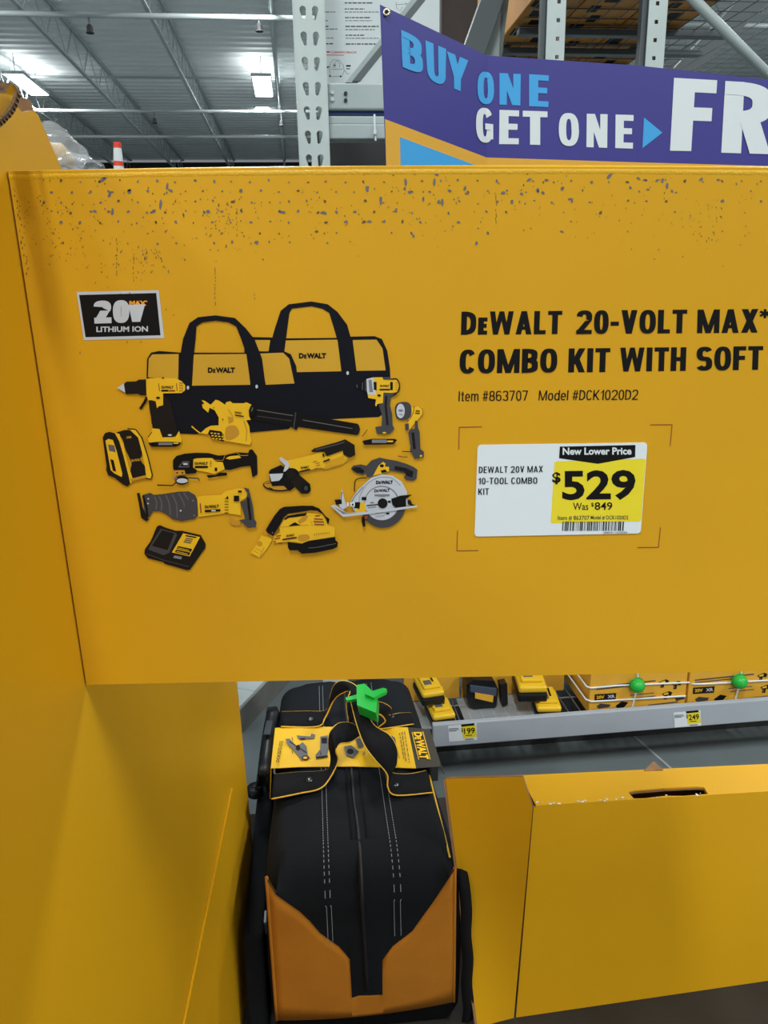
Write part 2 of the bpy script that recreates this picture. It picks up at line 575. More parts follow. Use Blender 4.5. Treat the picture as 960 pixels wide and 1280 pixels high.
# cross pipes under the joists
for i, (v, z, r) in enumerate([(17.2, 6.52, 0.05), (24.9, 7.30, 0.032), (25.3, 6.52, 0.045), (29.0, 6.5, 0.05)]):
    p = M(); p.tube([B(-30, v, z), B(30, v, z)], r, PIPE, 12)
    o = p.build('sprinkler_pipe', smooth=True)
    tag(o, ['white pipe crossing under the roof joists nearest to the rack', 'thin white pipe crossing the roof at the height of the big lamps',
            'white pipe crossing under the roof just past the big lamps', 'far thin white pipe nearest to the back wall'][i], 'pipe', 'pipes crossing under the roof')
def sprinkler(px, py, v, zt, label):
    P = VP(px, py, v)
    rt = root('fire_sprinkler', (P.x, P.y, P.z - 0.12), label, 'sprinkler', 'sprinkler heads under the roof')
    a = M(); a.tube([(P.x, P.y, zt), (P.x, P.y, P.z + 0.05)], 0.02, STEELD, 8); a.build('drop_pipe', rt)
    b = M(); b.tube([P + EZ * 0.06, P + EZ * 0.02, P - EZ * 0.06, P - EZ * 0.09], [0.03, 0.06, 0.06, 0.08], DARK, 10); b.build('head', rt)
sprinkler(112, 35, 17.2, 6.47, 'dark sprinkler head hanging at the upper left of the roof')
sprinkler(324, 33, 17.2, 6.47, 'dark sprinkler head hanging above the right big roof lamp')
sprinkler(193, 150, 25.3, 6.47, 'tiny dark sprinkler head between the striped cone and the roof')
sprinkler(352, 153, 25.3, 6.47, 'tiny dark sprinkler head right beside the steel upright')

# high-bay lamps, each with its own light and an added ceiling fill
LAMPE = emit('lamp_diffuser', (0.95, 1.0, 1.0), 9.0)
def lamp(u, v, label=None, group='roof lamps', z=LAMP_Z, sx=0.55, sy=2.3, power=1.0):
    c = B(u, v, z)
    rt = root('roof_lamp', tuple(c), label, 'lamp', group)
    h = M(); h.box(u - sx / 2, u + sx / 2, v - sy / 2, v + sy / 2, z + 0.012, z + 0.09, GALVT); h.build('housing', rt, bevel=0.01)
    d = M(); d.face([B(u - sx / 2 + .03, v - sy / 2 + .03, z + 0.008), B(u - sx / 2 + .03, v + sy / 2 - .03, z + 0.008), B(u + sx / 2 - .03, v + sy / 2 - .03, z + 0.008), B(u + sx / 2 - .03, v - sy / 2 + .03, z + 0.008)], LAMPE)
    d.build('diffuser', rt)
    for s in (-1, 1):
        w = M(); w.tube([B(u, v + s * sy * 0.4, z + 0.09), B(u, v + s * sy * 0.4, CEIL_Z)], 0.012, STEELD, 6); w.build('hanger', rt)
    L = bpy.data.lights.new('lamp_light', 'AREA')
    L.shape = 'RECTANGLE'; L.size = sx; L.size_y = sy
    L.energy = LAMP_POWER * power
    L.color = LAMP_COLOR
    lo = bpy.data.objects.new('lamp_light', L)
    COL.objects.link(lo)
    lo.parent = rt
    lo.rotation_euler = (0, 0, TH)
    L2 = bpy.data.lights.new('ceiling_fill_light', 'AREA')  # added fill that brightens the ceiling
    L2.shape = 'RECTANGLE'; L2.size = sx; L2.size_y = sy
    L2.energy = LAMP_POWER * power * CEILING_FILL
    L2.color = LAMP_COLOR
    l2 = bpy.data.objects.new('ceiling_fill_light', L2)
    COL.objects.link(l2)
    l2.parent = rt
    l2.location = (0, 0, 0.10)
    l2.rotation_euler = (math.pi, 0, -TH)
for i, v in enumerate((24.6, 15.6, 6.6, -2.4, -11.4)):  # last row is unseen, added behind the camera to fill light under the sign
    for j, u in enumerate((-7.1, -0.65, 5.8, 12.2)):  # rightmost column is unseen, added to brighten faces turned to the right
        if i == 0 and j == 3: continue
        nm = {(0, 0): 'bright white roof lamp at the far left of the picture', (0, 1): 'bright white roof lamp left of the perforated steel upright'}.get((i, j))
        lamp(u, v, nm or 'unseen white roof lamp hanging outside the view', 'roof lamps' if nm else 'roof lamps outside the view')
lamp(uof(328, 136, 30), 30, 'small distant roof lamp just below the right big lamp', sx=0.5, sy=0.9, power=0.3, z=VP(328, 136, 30).z)

# ================================================================== HEADER SIGN
D = 0.63
LAY = 0.00012
def SG(px, py, layer=0):
    p = hit(px, py, (0, D, 0), Vector((0, 1, 0)))
    return Vector((p.x, D - 0.0001 - layer * LAY, p.z))
tl, bl = SG(10, 214), SG(108, 856)
tr_, br_ = SG(1075, 210), SG(1075, 836)
cmid = SG(480, 207.5)
SIGN_XL = min(tl.x, bl.x)
SB = SG(500, 848)
hs = root('header_sign', (0.0, D, SB.z), 'large yellow cardboard sign printed with tools bags and a combo kit heading', 'sign')
sb = M()
edge = [(tl.x, tl.z), (cmid.x, cmid.z), (tr_.x, tr_.z), (br_.x, br_.z), (bl.x, bl.z)]
sb.prism([(x, D, z) for x, z in edge][::-1], (0, 0.007, 0), YEL)
sbo = sb.build('sign_board', hs, bevel=0.003, seg=3)

fo = M()
fpts = [(tl.x, tl.z), ((tl.x + cmid.x) / 2, (tl.z + cmid.z) / 2 + .0006), (cmid.x, cmid.z), ((cmid.x + tr_.x) / 2, (cmid.z + tr_.z) / 2 + .001), (tr_.x, tr_.z)]
fpts = crom([Vector((x, D + .0038, z - .0042)) for x, z in fpts], 8)
for k in range(len(fpts) - 1):
    ra = []
    for p in (fpts[k], fpts[k + 1]):
        ra.append([p + Vector((0, -.0042 * math.cos(b_) , .0050 * math.sin(b_))) for b_ in [math.radians(-40 + 26 * i) for i in range(8)]])
    fo.grid(ra, YELF)
fo.build('top_fold', hs, smooth=True, weld=True)
# chipped print along the upper part
ch = M()
def chip(cx, cy, a, b, rot, m, n=6):
    pts = []
    for i in range(n):
        t = 2 * math.pi * i / n
        r = R.uniform(0.6, 1.15)
        x, y = a * r * math.cos(t), b * r * math.sin(t)
        pts.append(SG(cx + x * math.cos(rot) - y * math.sin(rot), cy + x * math.sin(rot) + y * math.cos(rot), 1))
    ch.face(pts, m)
for r in range(7):
    y = 226.5 + 12.8 * r
    for k in range(39):
        x = 54 + 23.6 * k + (12 if r % 2 else 0)
        fade = 1.0
        if x > 500: fade = max(0.05, 0.95 - r * (0.13 if x < 750 else 0.22))
        elif r >= 5: fade = 0.65
        if x < 60 and r > 3: fade = 0.3
        if R.random() < fade * 0.97:
            s = R.uniform(1.3, 2.8)
            chip(x + R.uniform(-1.5, 1.5), y + R.uniform(-1.5, 1.5), s * 1.05, s * 0.75, R.uniform(0, 3.14), CHIP if R.random() < 0.75 else CHIPD)
for cx, cy, a, b, rt in [(128, 225, 6, 2.2, -.6), (131, 222, 3, 2, .5), (137, 243, 1.8, 4.5, .2), (140, 240, 3, 1.5, 0), (162, 239, 2.6, 3.6, .3), (140.5, 265, 2, 4.5, 0), (201, 256, 1.8, 6.5, .1),
                        (209, 233, 2, 5, .1), (213, 238, 4, 1.8, .4), (192, 264, 5, 2, -.4), (119, 264, 3, 2, .4), (260, 265, 2.6, 3, 0), (321, 303, 3.6, 3, 0), (353, 265, 5, 2, .1), (404, 266, 5, 2, .2),
                        (459, 236, 2.4, 4, .1), (476, 251, 2.2, 6, 0), (462, 277, 4, 2, 0), (507, 228, 2.2, 6, 0), (506, 236, 2, 3, 0), (543, 228, 2.2, 5, .2), (546, 218, 3, 2, .4), (553, 253, 2, 6, 0), (529, 249, 1.5, 4, 0),
                        (512, 240, 3, 2.4, .3), (495, 263, 2, 3.6, .3), (581, 236, 2, 3.4, .2), (583, 242, 3, 1.6, 0), (629, 241, 3.4, 2.4, -.4), (652, 242, 3, 2, .4), (640, 253, 2, 3.4, .2), (661, 225, 4, 1.8, -.3), (683, 225, 3.4, 2, .3),
                        (672, 238, 2.4, 3, 0), (703, 236, 2.2, 3, .4), (713, 249, 4, 1.6, -.1), (762, 220, 6, 2, -.75), (798, 223, 3.4, 2, .5), (806, 225, 3, 1.4, 0), (828, 226, 2, 3.6, .3), (834, 232, 2, 4.4, .2), (788, 235, 2.4, 2.4, 0), (821, 226, 3.4, 1.6, -.5),
                        (876, 224, 4, 1.6, -.7), (898, 225, 2.4, 1.4, 0), (810, 237, 2.4, 1.6, .3), (840, 239, 1.4, 2.4, 0), (517, 384, 0.1, 0.1, 0), (517, 295, 1.4, 2.2, 0)]:
    chip(cx, cy, a, b, rt, CHIP, 8)
def specks(n, x0, x1, y0, y1, s0, s1, tall=1.0):
    for _ in range(n):
        s = R.uniform(s0, s1)
        chip(R.uniform(x0, x1), R.triangular(y0, y1, (y0 * 2 + y1) / 3), s, s * R.uniform(1, 1 + tall), R.uniform(-.5, .5), CHIPD if R.random() < 0.8 else CHIP, 5)
specks(150, 18, 330, 222, 350, 0.4, 1.0)
specks(70, 12, 110, 220, 360, 0.4, 0.9)
specks(45, 252, 302, 235, 320, 0.4, 0.9, 3)
specks(35, 170, 200, 300, 360, 0.4, 0.8, 3)
specks(20, 95, 215, 315, 355, 0.4, 0.8, 2)
specks(70, 330, 560, 215, 330, 0.4, 0.9)
specks(60, 480, 700, 214, 300, 0.4, 1.1)
specks(70, 700, 950, 212, 330, 0.3, 0.8, 2)
specks(40, 860, 905, 240, 340, 0.3, 0.7, 2)
specks(22, 90, 250, 340, 470, 0.3, 0.7, 3)
for x, y0, y1 in [(269, 336, 384), (146, 300, 345), (167, 318, 352), (296, 262, 300), (620, 245, 280), (318, 368, 376)]:
    y = y0
    while y < y1:
        chip(x + R.uniform(-.6, .6), y, 0.55, R.uniform(1, 2.6), 0, CHIPD, 5); y += R.uniform(2.5, 7)
y = 236
while y < 350:                                      # the rubbed left edge
    x = 12 + (y - 215) * 98 / 641
    chip(x + R.uniform(1.0, 5), y, 0.8, R.uniform(1, 2.5), 0, CHIPD, 5); y += R.uniform(3, 9)
cho = ch.build('paint_chip', sbo, kind='stuff'); cho['label'] = 'grey worn chips in the yellow print'

# printed heading
def signtext(name, runs, quad, mt=INK, t=.20, gap=0.07, layer=1):
    m = M(); block(m, runs, quad, SG, mt, layer, t, gap)
    return m.build(name, hs)
signtext('lettering', DW, [(577, 389.5), (703, 388.5), (702, 417.5), (576, 418.5)])
signtext('lettering', '20-VOLT', [(721, 388), (859, 387), (858, 416.5), (720, 417.5)])
signtext('lettering', 'MAX*', [(872, 387), (962, 386), (961, 415.5), (871, 416.5)])
signtext('lettering', 'COMBO', [(575, 437), (697, 435.5), (696, 465.5), (574, 467)])
signtext('lettering', 'KIT', [(711, 435.5), (763, 435), (762, 465), (710, 465.5)])
signtext('lettering', 'WITH', [(775, 434.5), (858, 434), (857, 463.5), (774, 464.5)])
signtext('lettering', 'SOFT', [(871, 433.5), (954, 432.5), (953, 462), (870, 463.5)])
signtext('lettering', 'Item #863707', [(573.5, 489), (660, 488), (660, 500.5), (573, 501.5)], t=.115, gap=.10)
signtext('lettering', 'Model #DCK1020D2', [(674, 488), (798, 487), (797, 499.5), (673, 500.5)], t=.115, gap=.10)

# corner marks around the price label
for pts in ([(602.5, 533.5), (574, 534), (573.5, 562)], [(812.5, 531), (840, 530.8), (837.5, 558)], [(572, 663), (571, 688.5), (598, 688)], [(825.5, 659), (823, 684), (796.5, 684.3)]):
    a = Art(SG); a.line(pts[:2], 1.0, RED); a.line(pts[1:], 1.0, RED)
    a.build('corner_mark', hs)

# 20V badge
a = Art(SG, 80, 340, 3.692)
a.poly([(58, 92), (438, 84), (463, 305), (92, 315)], GREYL)
a.poly([(70, 106), (426, 97), (446, 292), (100, 301)], INK)
bq = lambda *p: [(80 + x / 3.692, 340 + y / 3.692) for x, y in p]
block(a, '20', bq((136, 133), (302, 129), (303, 234), (142, 238)), SG, GREYL, 3, .30, .05)
block(a, 'v', bq((296, 131), (378, 129), (372, 229), (296, 231)), SG, GREYL, 3, .28)
a.text('MAX\u2019', 302, 133, 385, 156, MAXO, 0.06, -1)
a.text('LITHIUM ION', 150, 252, 388, 277, GREYL, 0.03, -2)
o = a.build('printed_badge', hs); o['label'] = 'black 20 volt badge with a pale border'

# ---- printed product picture
# right bag
a = Art(SG, 300, 360, 3.692, 1)
a.poly([(20, 260), (35, 232), (60, 226), (140, 228), (210, 232), (450, 230), (520, 224), (620, 222), (655, 235), (680, 290), (692, 370), (697, 480), (690, 560), (640, 595), (400, 606), (260, 608), (20, 580)], NAVY)
a.poly([(208, 242), (450, 238), (468, 384), (262, 388), (240, 330), (205, 295)], PYELB)
a.poly([(40, 240), (140, 240), (132, 292), (30, 292)], PYELB)
a.poly([(520, 240), (630, 238), (658, 280), (672, 380), (538, 382)], PYELB)
a.poly([(132, 292), (160, 190), (188, 105), (225, 75), (330, 62), (405, 75), (450, 110), (495, 170), (520, 260), (540, 400), (470, 400), (452, 250), (435, 190), (412, 115), (380, 95), (330, 84), (240, 95), (228, 115), (218, 190), (205, 292)], NAVY)
a.text(DW, 272, 300, 398, 325, INK, 0.06, gap=.03)
a.ell(497, 392, 6, 9, GREYL, 10)
a.build('printed_bag', hs)
# left bag
a = Art(SG, 80, 340, 3.692, 4)
a.poly([(382, 480), (385, 400), (402, 372), (440, 364), (540, 372), (850, 372), (1017, 366), (1047, 379), (1072, 434), (1080, 514), (1082, 674), (1037, 724), (872, 739), (600, 748), (540, 745), (405, 700), (395, 600)], NAVY)
a.poly([(388, 485), (392, 400), (408, 380), (530, 378), (528, 500)], PYELB)
a.poly([(600, 380), (842, 378), (862, 520), (592, 524)], PYELB)
a.poly([(905, 376), (1012, 372), (1040, 400), (1064, 514), (932, 520)], PYELB)
a.poly([(528, 530), (535, 400), (550, 310), (580, 235), (620, 208), (700, 200), (790, 212), (840, 260), (880, 310), (915, 400), (932, 530), (862, 530), (845, 385), (815, 300), (795, 250), (760, 232), (700, 224), (640, 232), (612, 250), (608, 310), (600, 380), (590, 530)], NAVY)
a.text(DW, 665, 440, 790, 465, INK, 0.06, gap=.03)
a.ell(573, 533, 6, 9, GREYL, 10); a.ell(890, 528, 6, 9, GREYL, 10)
a.build('printed_bag', hs)
# drill
a = Art(SG, 140, 450, 8, 8)
a.line([(352, 370), (330, 420), (285, 488)], 26, INK)
a.poly([(370, 405), (440, 410), (455, 480), (520, 450), (520, 335), (590, 420), (630, 600), (650, 680), (662, 740), (600, 770), (510, 770), (480, 690), (410, 680), (400, 600), (380, 500)], DARKB)
a.poly([(125, 235), (150, 215), (245, 212), (270, 195), (345, 192), (362, 350), (290, 350), (260, 335), (150, 340), (130, 320)], DARKB)
a.poly([(50, 278), (80, 262), (122, 230), (137, 326), (80, 290)], GREYL)
a.poly([(345, 190), (380, 180), (480, 178), (640, 182), (700, 210), (735, 250), (735, 300), (700, 328), (515, 332), (515, 450), (470, 462), (455, 480), (440, 410), (400, 400), (365, 400), (350, 350)], PYEL)
a.line([(470, 230), (480, 312)], 8, RED); a.line([(648, 230), (656, 308)], 8, RED)
a.text(DW, 500, 256, 618, 284, INK, 0.05, gap=.03)
a.rect(498, 295, 570, 313, INK); a.rect(575, 297, 635, 312, RED)
for y in (226, 250, 276, 302): a.line([(676, y), (716, y + 3)], 6, RED)
a.ell(466, 375, 20, 11, INK, 12); a.ell(515, 176, 12, 7, DARKB, 8)
a.poly([(365, 772), (410, 680), (480, 685), (510, 770), (640, 766), (675, 705), (702, 790), (700, 818), (375, 822)], PYEL)
a.line([(368, 770), (405, 715)], 8, INK)
a.poly([(370, 822), (400, 820), (460, 814), (610, 814), (695, 820), (680, 850), (640, 862), (410, 862), (380, 845)], INK)
a.rect(470, 822, 610, 846, GREYM); a.rect(620, 822, 670, 834, PYEL); a.ell(585, 746, 22, 9, GREYL, 10)
a.build('printed_drill', hs)
# blower
a = Art(SG, 300, 360, 3.692, 8)
a.poly([(40, 560), (70, 540), (250, 570), (275, 580), (540, 625), (555, 650), (540, 678), (270, 640), (260, 655), (235, 640), (60, 607), (42, 585)], INK)
a.line([(80, 562), (245, 588)], 4, GREYX); a.line([(290, 608), (520, 648)], 4, GREYX); a.line([(80, 590), (240, 612)], 3, GREYD)
a.line([(258, 572), (248, 648)], 5, GREYD)
a.ell(538, 651, 15, 27, DARKB, 20)
a.ox, a.oy, a.k = 240, 480, 8
a.line([(0, 420), (40, 455), (88, 492)], 12, PYEL)
a.poly([(100, 160), (130, 165), (190, 205), (240, 155), (275, 165), (335, 205), (345, 180), (385, 170), (410, 190), (520, 190), (545, 180), (600, 205), (570, 260), (575, 320), (590, 355), (545, 360), (575, 420), (585, 510), (600, 570), (580, 605), (540, 600), (330, 565), (320, 500), (290, 470), (180, 455), (160, 500), (85, 490), (140, 440), (190, 415), (270, 410), (270, 330), (230, 260), (180, 235), (165, 285), (110, 235), (105, 200), (128, 195)], PYEL)
a.poly([(345, 430), (440, 415), (475, 500), (400, 555), (340, 545)], PYELD, 4)
a.poly([(360, 320), (405, 330), (412, 380), (370, 395)], PYELD)
a.line([(365, 250), (405, 310), (416, 365)], 10, PYELD); a.line([(520, 362), (552, 450), (546, 570)], 10, PYELD)
a.poly([(178, 455), (290, 470), (325, 572), (200, 538), (172, 500)], INK)
for r in range(3):
    for c in range(3 + (r > 0)): a.rect(190 + 34 * c + r * 8, 482 + 26 * r + c * 3, 212 + 34 * c + r * 8, 494 + 26 * r + c * 3, PYEL)
a.text(DW, 434, 268, 500, 288, INK, 0.05, 10, .03); a.poly([(434, 302), (520, 314), (522, 326), (436, 314)], INK)
a.ell(222, 235, 6, 6, INK, 8); a.ell(312, 350, 7, 7, INK, 8)
a.ell(612, 255, 34, 62, INK, 20, 12); a.line([(600, 270), (612, 230)], 7, GREYM)
a.build('printed_blower', hs)
# impact driver
a = Art(SG, 430, 460, 8.727, 8)
a.poly([(135, 190), (150, 165), (200, 150), (215, 120), (255, 115), (262, 270), (215, 240), (150, 215)], INK)
a.line([(140, 180), (146, 212)], 8, GREYX); a.line([(203, 155), (200, 240)], 7, GREYX); a.line([(232, 130), (234, 250)], 10, GREYD)
a.poly([(430, 260), (520, 265), (575, 260), (590, 262), (560, 295), (510, 320), (500, 400), (525, 500), (530, 620), (550, 660), (500, 715), (360, 715), (340, 640), (410, 630), (415, 520), (380, 400), (425, 380)], GREYD)
a.line([(460, 300), (455, 420), (475, 620)], 24, DARKB)
a.poly([(320, 100), (420, 98), (430, 125), (510, 125), (560, 112), (590, 140), (600, 190), (580, 260), (520, 270), (430, 265), (425, 380), (365, 390), (350, 420), (340, 400), (350, 340), (265, 325), (258, 285), (345, 290), (352, 240)], PYEL)
a.poly([(245, 118), (320, 100), (335, 160), (350, 260), (345, 290), (260, 285), (250, 250)], GREYL)
a.poly([(268, 130), (300, 125), (318, 260), (278, 262)], GREYM)
a.poly([(322, 150), (356, 150), (356, 240), (327, 236)], INK)
a.text(DW, 395, 180, 492, 204, INK, 0.05, gap=.03); a.rect(388, 224, 500, 240, INK); a.rect(504, 150, 532, 238, INK)
a.poly([(428, 98), (505, 96), (518, 124), (435, 124)], GREYD)
a.line([(515, 120), (575, 118), (604, 180), (592, 250), (540, 298)], 13, INK, 4)
for y in (160, 185, 210, 235): a.line([(560, y), (582, y - 4)], 5, RED)
a.ell(383, 295, 20, 12, INK, 10); a.ell(440, 702, 22, 10, PYEL, 8)
a.poly([(200, 790), (300, 768), (550, 768), (580, 780), (540, 826), (220, 832)], INK)
a.rect(305, 776, 465, 812, GREYM); a.rect(470, 786, 535, 804, PYEL); a.line([(202, 742), (256, 668)], 7, INK)
a.build('printed_impact_driver', hs)
# flashlight
a = Art(SG, 430, 460, 8.727, 8)
a.poly([(720, 420), (760, 430), (800, 418), (845, 420), (862, 460), (850, 520), (810, 550), (800, 575), (770, 600), (700, 690), (690, 600), (705, 550)], PYEL)
a.line([(765, 410), (760, 470), (735, 530), (690, 590)], 8, RED); a.line([(820, 420), (855, 445), (858, 500), (830, 535)], 6, RED)
a.poly([(555, 440), (580, 385), (640, 368), (700, 375), (732, 420), (732, 510), (700, 550), (620, 562), (570, 535)], GREYD, 3)
a.ell(615, 466, 52, 86, INK, 24); a.ell(617, 466, 46, 80, GREYL, 24); a.ell(618, 462, 28, 14, GREYM, 14); a.line([(600, 500), (640, 510)], 10, GREYM)
a.line([(782, 465), (826, 468)], 12, INK); a.line([(776, 490), (826, 492)], 10, INK)
a.poly([(775, 570), (802, 570), (808, 650), (825, 700), (832, 880), (872, 910), (866, 972), (770, 988), (745, 930), (720, 905), (725, 850), (700, 700), (720, 665), (770, 660)], GREYD)
a.line([(750, 700), (768, 880)], 30, DARKB)
a.poly([(665, 606), (705, 600), (708, 672), (668, 676)], GREYD)
a.line([(630, 905), (735, 910)], 8, INK); a.line([(588, 955), (640, 966), (692, 966)], 10, RED)
a.ell(838, 955, 14, 12, PYEL, 8)
a.build('printed_flashlight', hs)
# speaker
a = Art(SG, 120, 520, 6.4, 8)
a.poly([(165, 130), (230, 110), (290, 110), (330, 140), (360, 230), (372, 290), (355, 350), (395, 400), (410, 480), (300, 500), (275, 440), (290, 380), (265, 320), (240, 270), (215, 180)], DARKB)
a.poly([(270, 105), (315, 108), (352, 140), (385, 230), (415, 330), (450, 470), (440, 502), (405, 492), (395, 400), (372, 290), (340, 170)], PYEL)
a.line([(255, 100), (320, 105), (370, 170), (420, 330), (453, 470), (442, 503), (400, 495)], 9, INK)
a.poly([(130, 128), (190, 140), (225, 230), (260, 380), (300, 510), (275, 545), (225, 320), (185, 200)], PYEL)
a.poly([(58, 170), (75, 135), (110, 124), (155, 135), (190, 200), (225, 320), (265, 480), (278, 540), (255, 562), (220, 545), (150, 490), (100, 470), (85, 430), (88, 400), (64, 220)], DARKB)
a.poly([(80, 195), (105, 180), (140, 190), (170, 280), (215, 460), (210, 486), (150, 456), (122, 430)], PYEL)
a.poly([(100, 225), (150, 232), (162, 288), (110, 276)], GREYX); a.poly([(118, 343), (145, 350), (166, 442), (140, 436)], INK)
a.text(DW, 285, 345, 370, 366, PYELD, 0.05, -12, .03); a.text('XR', 245, 162, 292, 180, PYELD, 0.06, -6)
a.poly([(275, 500), (400, 470), (408, 490), (290, 520)], PYELD)
a.build('printed_speaker', hs)
# multi-tool
a = Art(SG, 160, 550, 5.647, 8)
a.poly([(465, 130), (590, 122), (620, 150), (670, 155), (690, 200), (640, 225), (610, 238), (560, 225), (490, 212), (462, 190)], PYEL)
a.poly([(320, 190), (320, 140), (345, 110), (400, 95), (480, 88), (570, 90), (640, 108), (700, 103), (760, 84), (850, 90), (860, 65), (880, 65), (912, 110), (915, 240), (880, 262), (865, 180), (800, 187), (720, 210), (685, 205), (670, 152), (630, 150), (600, 125), (490, 125), (460, 135), (460, 190), (490, 215), (480, 232), (410, 237), (400, 208), (325, 210)], INK)
a.poly([(690, 128), (720, 112), (785, 106), (800, 124), (720, 136)], PYEL)
a.line([(615, 140), (672, 142), (690, 100), (770, 86)], 4, PYELD); a.line([(770, 88), (800, 108), (850, 106)], 4, PYELD)
a.line([(362, 188), (392, 150), (432, 150), (432, 188), (362, 188)], 4, GREYM); a.rect(392, 160, 424, 174, GREYL)
a.text(DW, 474, 153, 566, 172, INK, 0.05, gap=.03); a.rect(474, 180, 566, 195, INK)
for y in (150, 165, 180): a.line([(582, y), (592, y)], 5, INK)
a.rect(615, 192, 632, 216, INK)
a.poly([(555, 245), (620, 245), (650, 227), (700, 227), (702, 247), (650, 252), (572, 265)], INK)
a.poly([(320, 212), (402, 210), (410, 238), (350, 248), (322, 270)], PYELD); a.ell(350, 228, 6, 6, INK, 8); a.ell(388, 228, 6, 6, INK, 8)
a.line([(210, 315), (318, 318), (348, 292)], 8, INK); a.line([(425, 262), (500, 268), (508, 284)], 9, GREYD)
a.ell(385, 280, 46, 32, INK, 20); a.ell(386, 284, 40, 17, GREYL, 20)
a.line([(320, 268), (350, 268)], 8, GREYM)
a.build('printed_multi_tool', hs)
# reciprocating saw
a = Art(SG, 160, 550, 5.647, 8)
a.poly([(490, 400), (520, 392), (660, 385), (690, 358), (780, 338), (835, 345), (845, 400), (795, 430), (800, 530), (740, 520), (690, 515), (500, 540)], PYEL)
a.poly([(715, 530), (760, 570), (800, 560), (795, 600), (740, 600), (720, 580)], PYELD)
a.poly([(65, 372), (85, 372), (105, 470), (150, 560), (132, 572), (95, 545), (80, 450)], DARKB)
a.poly([(105, 385), (160, 370), (185, 385), (240, 380), (360, 362), (430, 360), (475, 385), (490, 420), (492, 530), (470, 555), (380, 570), (320, 557), (270, 520), (230, 500), (178, 500), (150, 548), (118, 500)], GREYD)
for p in ([(222, 395), (240, 440), (238, 496)], [(270, 385), (295, 450), (300, 530)], [(315, 380), (345, 450), (350, 545)], [(360, 372), (395, 440), (400, 470)], [(395, 368), (430, 420)], [(190, 395), (205, 440), (200, 490)]):
    a.line(p, 9, GREYX, 4)
a.line([(110, 390), (135, 480), (140, 540)], 14, INK); a.ell(147, 412, 6, 6, GREYL, 8); a.ell(145, 445, 6, 6, GREYL, 8)
a.ell(375, 495, 7, 7, GREYL, 8); a.ell(462, 425, 6, 6, GREYM, 8); a.ell(470, 528, 6, 6, GREYM, 8)
a.line([(513, 443), (518, 510)], 8, RED)
a.text(DW, 545, 458, 645, 478, INK, 0.05, -6, .03); a.poly([(545, 490), (655, 484), (655, 500), (545, 506)], INK); a.rect(592, 490, 622, 500, GREYL)
for y in (410, 430, 450, 470, 490, 510): a.line([(685, y), (712, y)], 5, INK)
a.ell(705, 402, 8, 9, INK, 8); a.rect(750, 388, 788, 428, INK); a.rect(780, 352, 806, 366, INK)
a.poly([(818, 330), (855, 340), (866, 380), (882, 450), (892, 550), (910, 575), (905, 610), (850, 615), (788, 560), (830, 552), (810, 480), (793, 432), (835, 420), (846, 370)], GREYD)
a.line([(850, 400), (858, 480), (868, 560)], 18, DARKB)
a.build('printed_reciprocating_saw', hs)
# charger
a = Art(SG, 120, 520, 6.4, 8)
a.poly([(490, 880), (515, 870), (560, 890), (640, 915), (690, 915), (840, 950), (880, 1020), (875, 1055), (755, 1225), (730, 1230), (555, 1180), (540, 1165), (420, 1135), (390, 1100), (395, 1060), (440, 1000)], DARKB)
a.poly([(520, 900), (640, 930), (650, 950), (590, 1090), (545, 1110), (420, 1065), (450, 1010)], GREYD)
a.poly([(530, 910), (630, 935), (575, 1070), (450, 1035)], DARKB)
a.poly([(700, 935), (835, 965), (752, 1120), (610, 1088)], PYEL)
a.poly([(722, 948), (808, 964), (800, 974), (716, 958)], INK)
for i in range(3): a.poly([(722 - 8 * i, 970 + 14 * i), (780 - 8 * i, 980 + 14 * i), (776 - 8 * i, 988 + 14 * i), (718 - 8 * i, 978 + 14 * i)], GREYD)
for i in range(2): a.poly([(660 - 14 * i, 1036 + 28 * i), (772 - 14 * i, 1060 + 28 * i), (762 - 14 * i, 1082 + 28 * i), (648 - 14 * i, 1056 + 28 * i)], INK)
a.line([(660, 1050), (750, 1072)], 5, PYEL); a.line([(648, 1078), (738, 1100)], 5, PYEL)
a.poly([(632, 1110), (692, 1122), (684, 1142), (620, 1130)], GREYM)
a.line([(400, 1095), (550, 1150), (745, 1200)], 6, GREYD)
a.build('printed_charger', hs)
# grinder
a = Art(SG, 320, 530, 6.857, 8)
a.ell(185, 528, 124, 46, INK, 32, 5); a.ell(185, 524, 114, 38, PYELD, 32, 5); a.line([(90, 510), (130, 500)], 6, INK); a.line([(110, 540), (145, 555)], 6, INK)
a.poly([(575, 300), (600, 270), (745, 225), (790, 300), (740, 345), (590, 385), (560, 370)], PYEL)
a.poly([(600, 320), (745, 270), (760, 300), (730, 335), (590, 370)], YEL)
a.line([(570, 378), (735, 340), (770, 300), (825, 315)], 7, PYELD)
a.poly([(270, 310), (480, 262), (560, 235), (592, 250), (585, 320), (560, 372), (380, 412), (330, 380), (285, 372)], PYEL)
a.line([(380, 408), (560, 372)], 6, PYELD)
a.poly([(112, 405), (130, 385), (215, 348), (250, 370), (290, 380), (330, 540), (290, 572), (240, 525), (140, 528), (122, 480)], INK)
a.poly([(116, 425), (235, 420), (225, 455), (200, 482), (135, 490)], GREYL)
a.poly([(198, 292), (215, 280), (265, 310), (290, 340), (272, 400), (235, 405), (252, 352), (212, 312)], GREYL)
a.ell(310, 440, 66, 66, INK, 24); a.ell(305, 430, 40, 40, DARKB, 20)
a.poly([(295, 495), (365, 425), (465, 510), (472, 550), (440, 590), (395, 595)], DARKB); a.ell(433, 548, 38, 46, INK, 20); a.ell(430, 546, 16, 20, GREYD, 14)
a.text(DW, 386, 362, 455, 382, INK, 0.05, -8, .03); a.poly([(372, 400), (465, 378), (465, 390), (374, 410)], INK)
for x, y in ((490, 322), (515, 335), (520, 355), (498, 380)): a.line([(x, y), (x + 32, y - 8)], 5, RED)
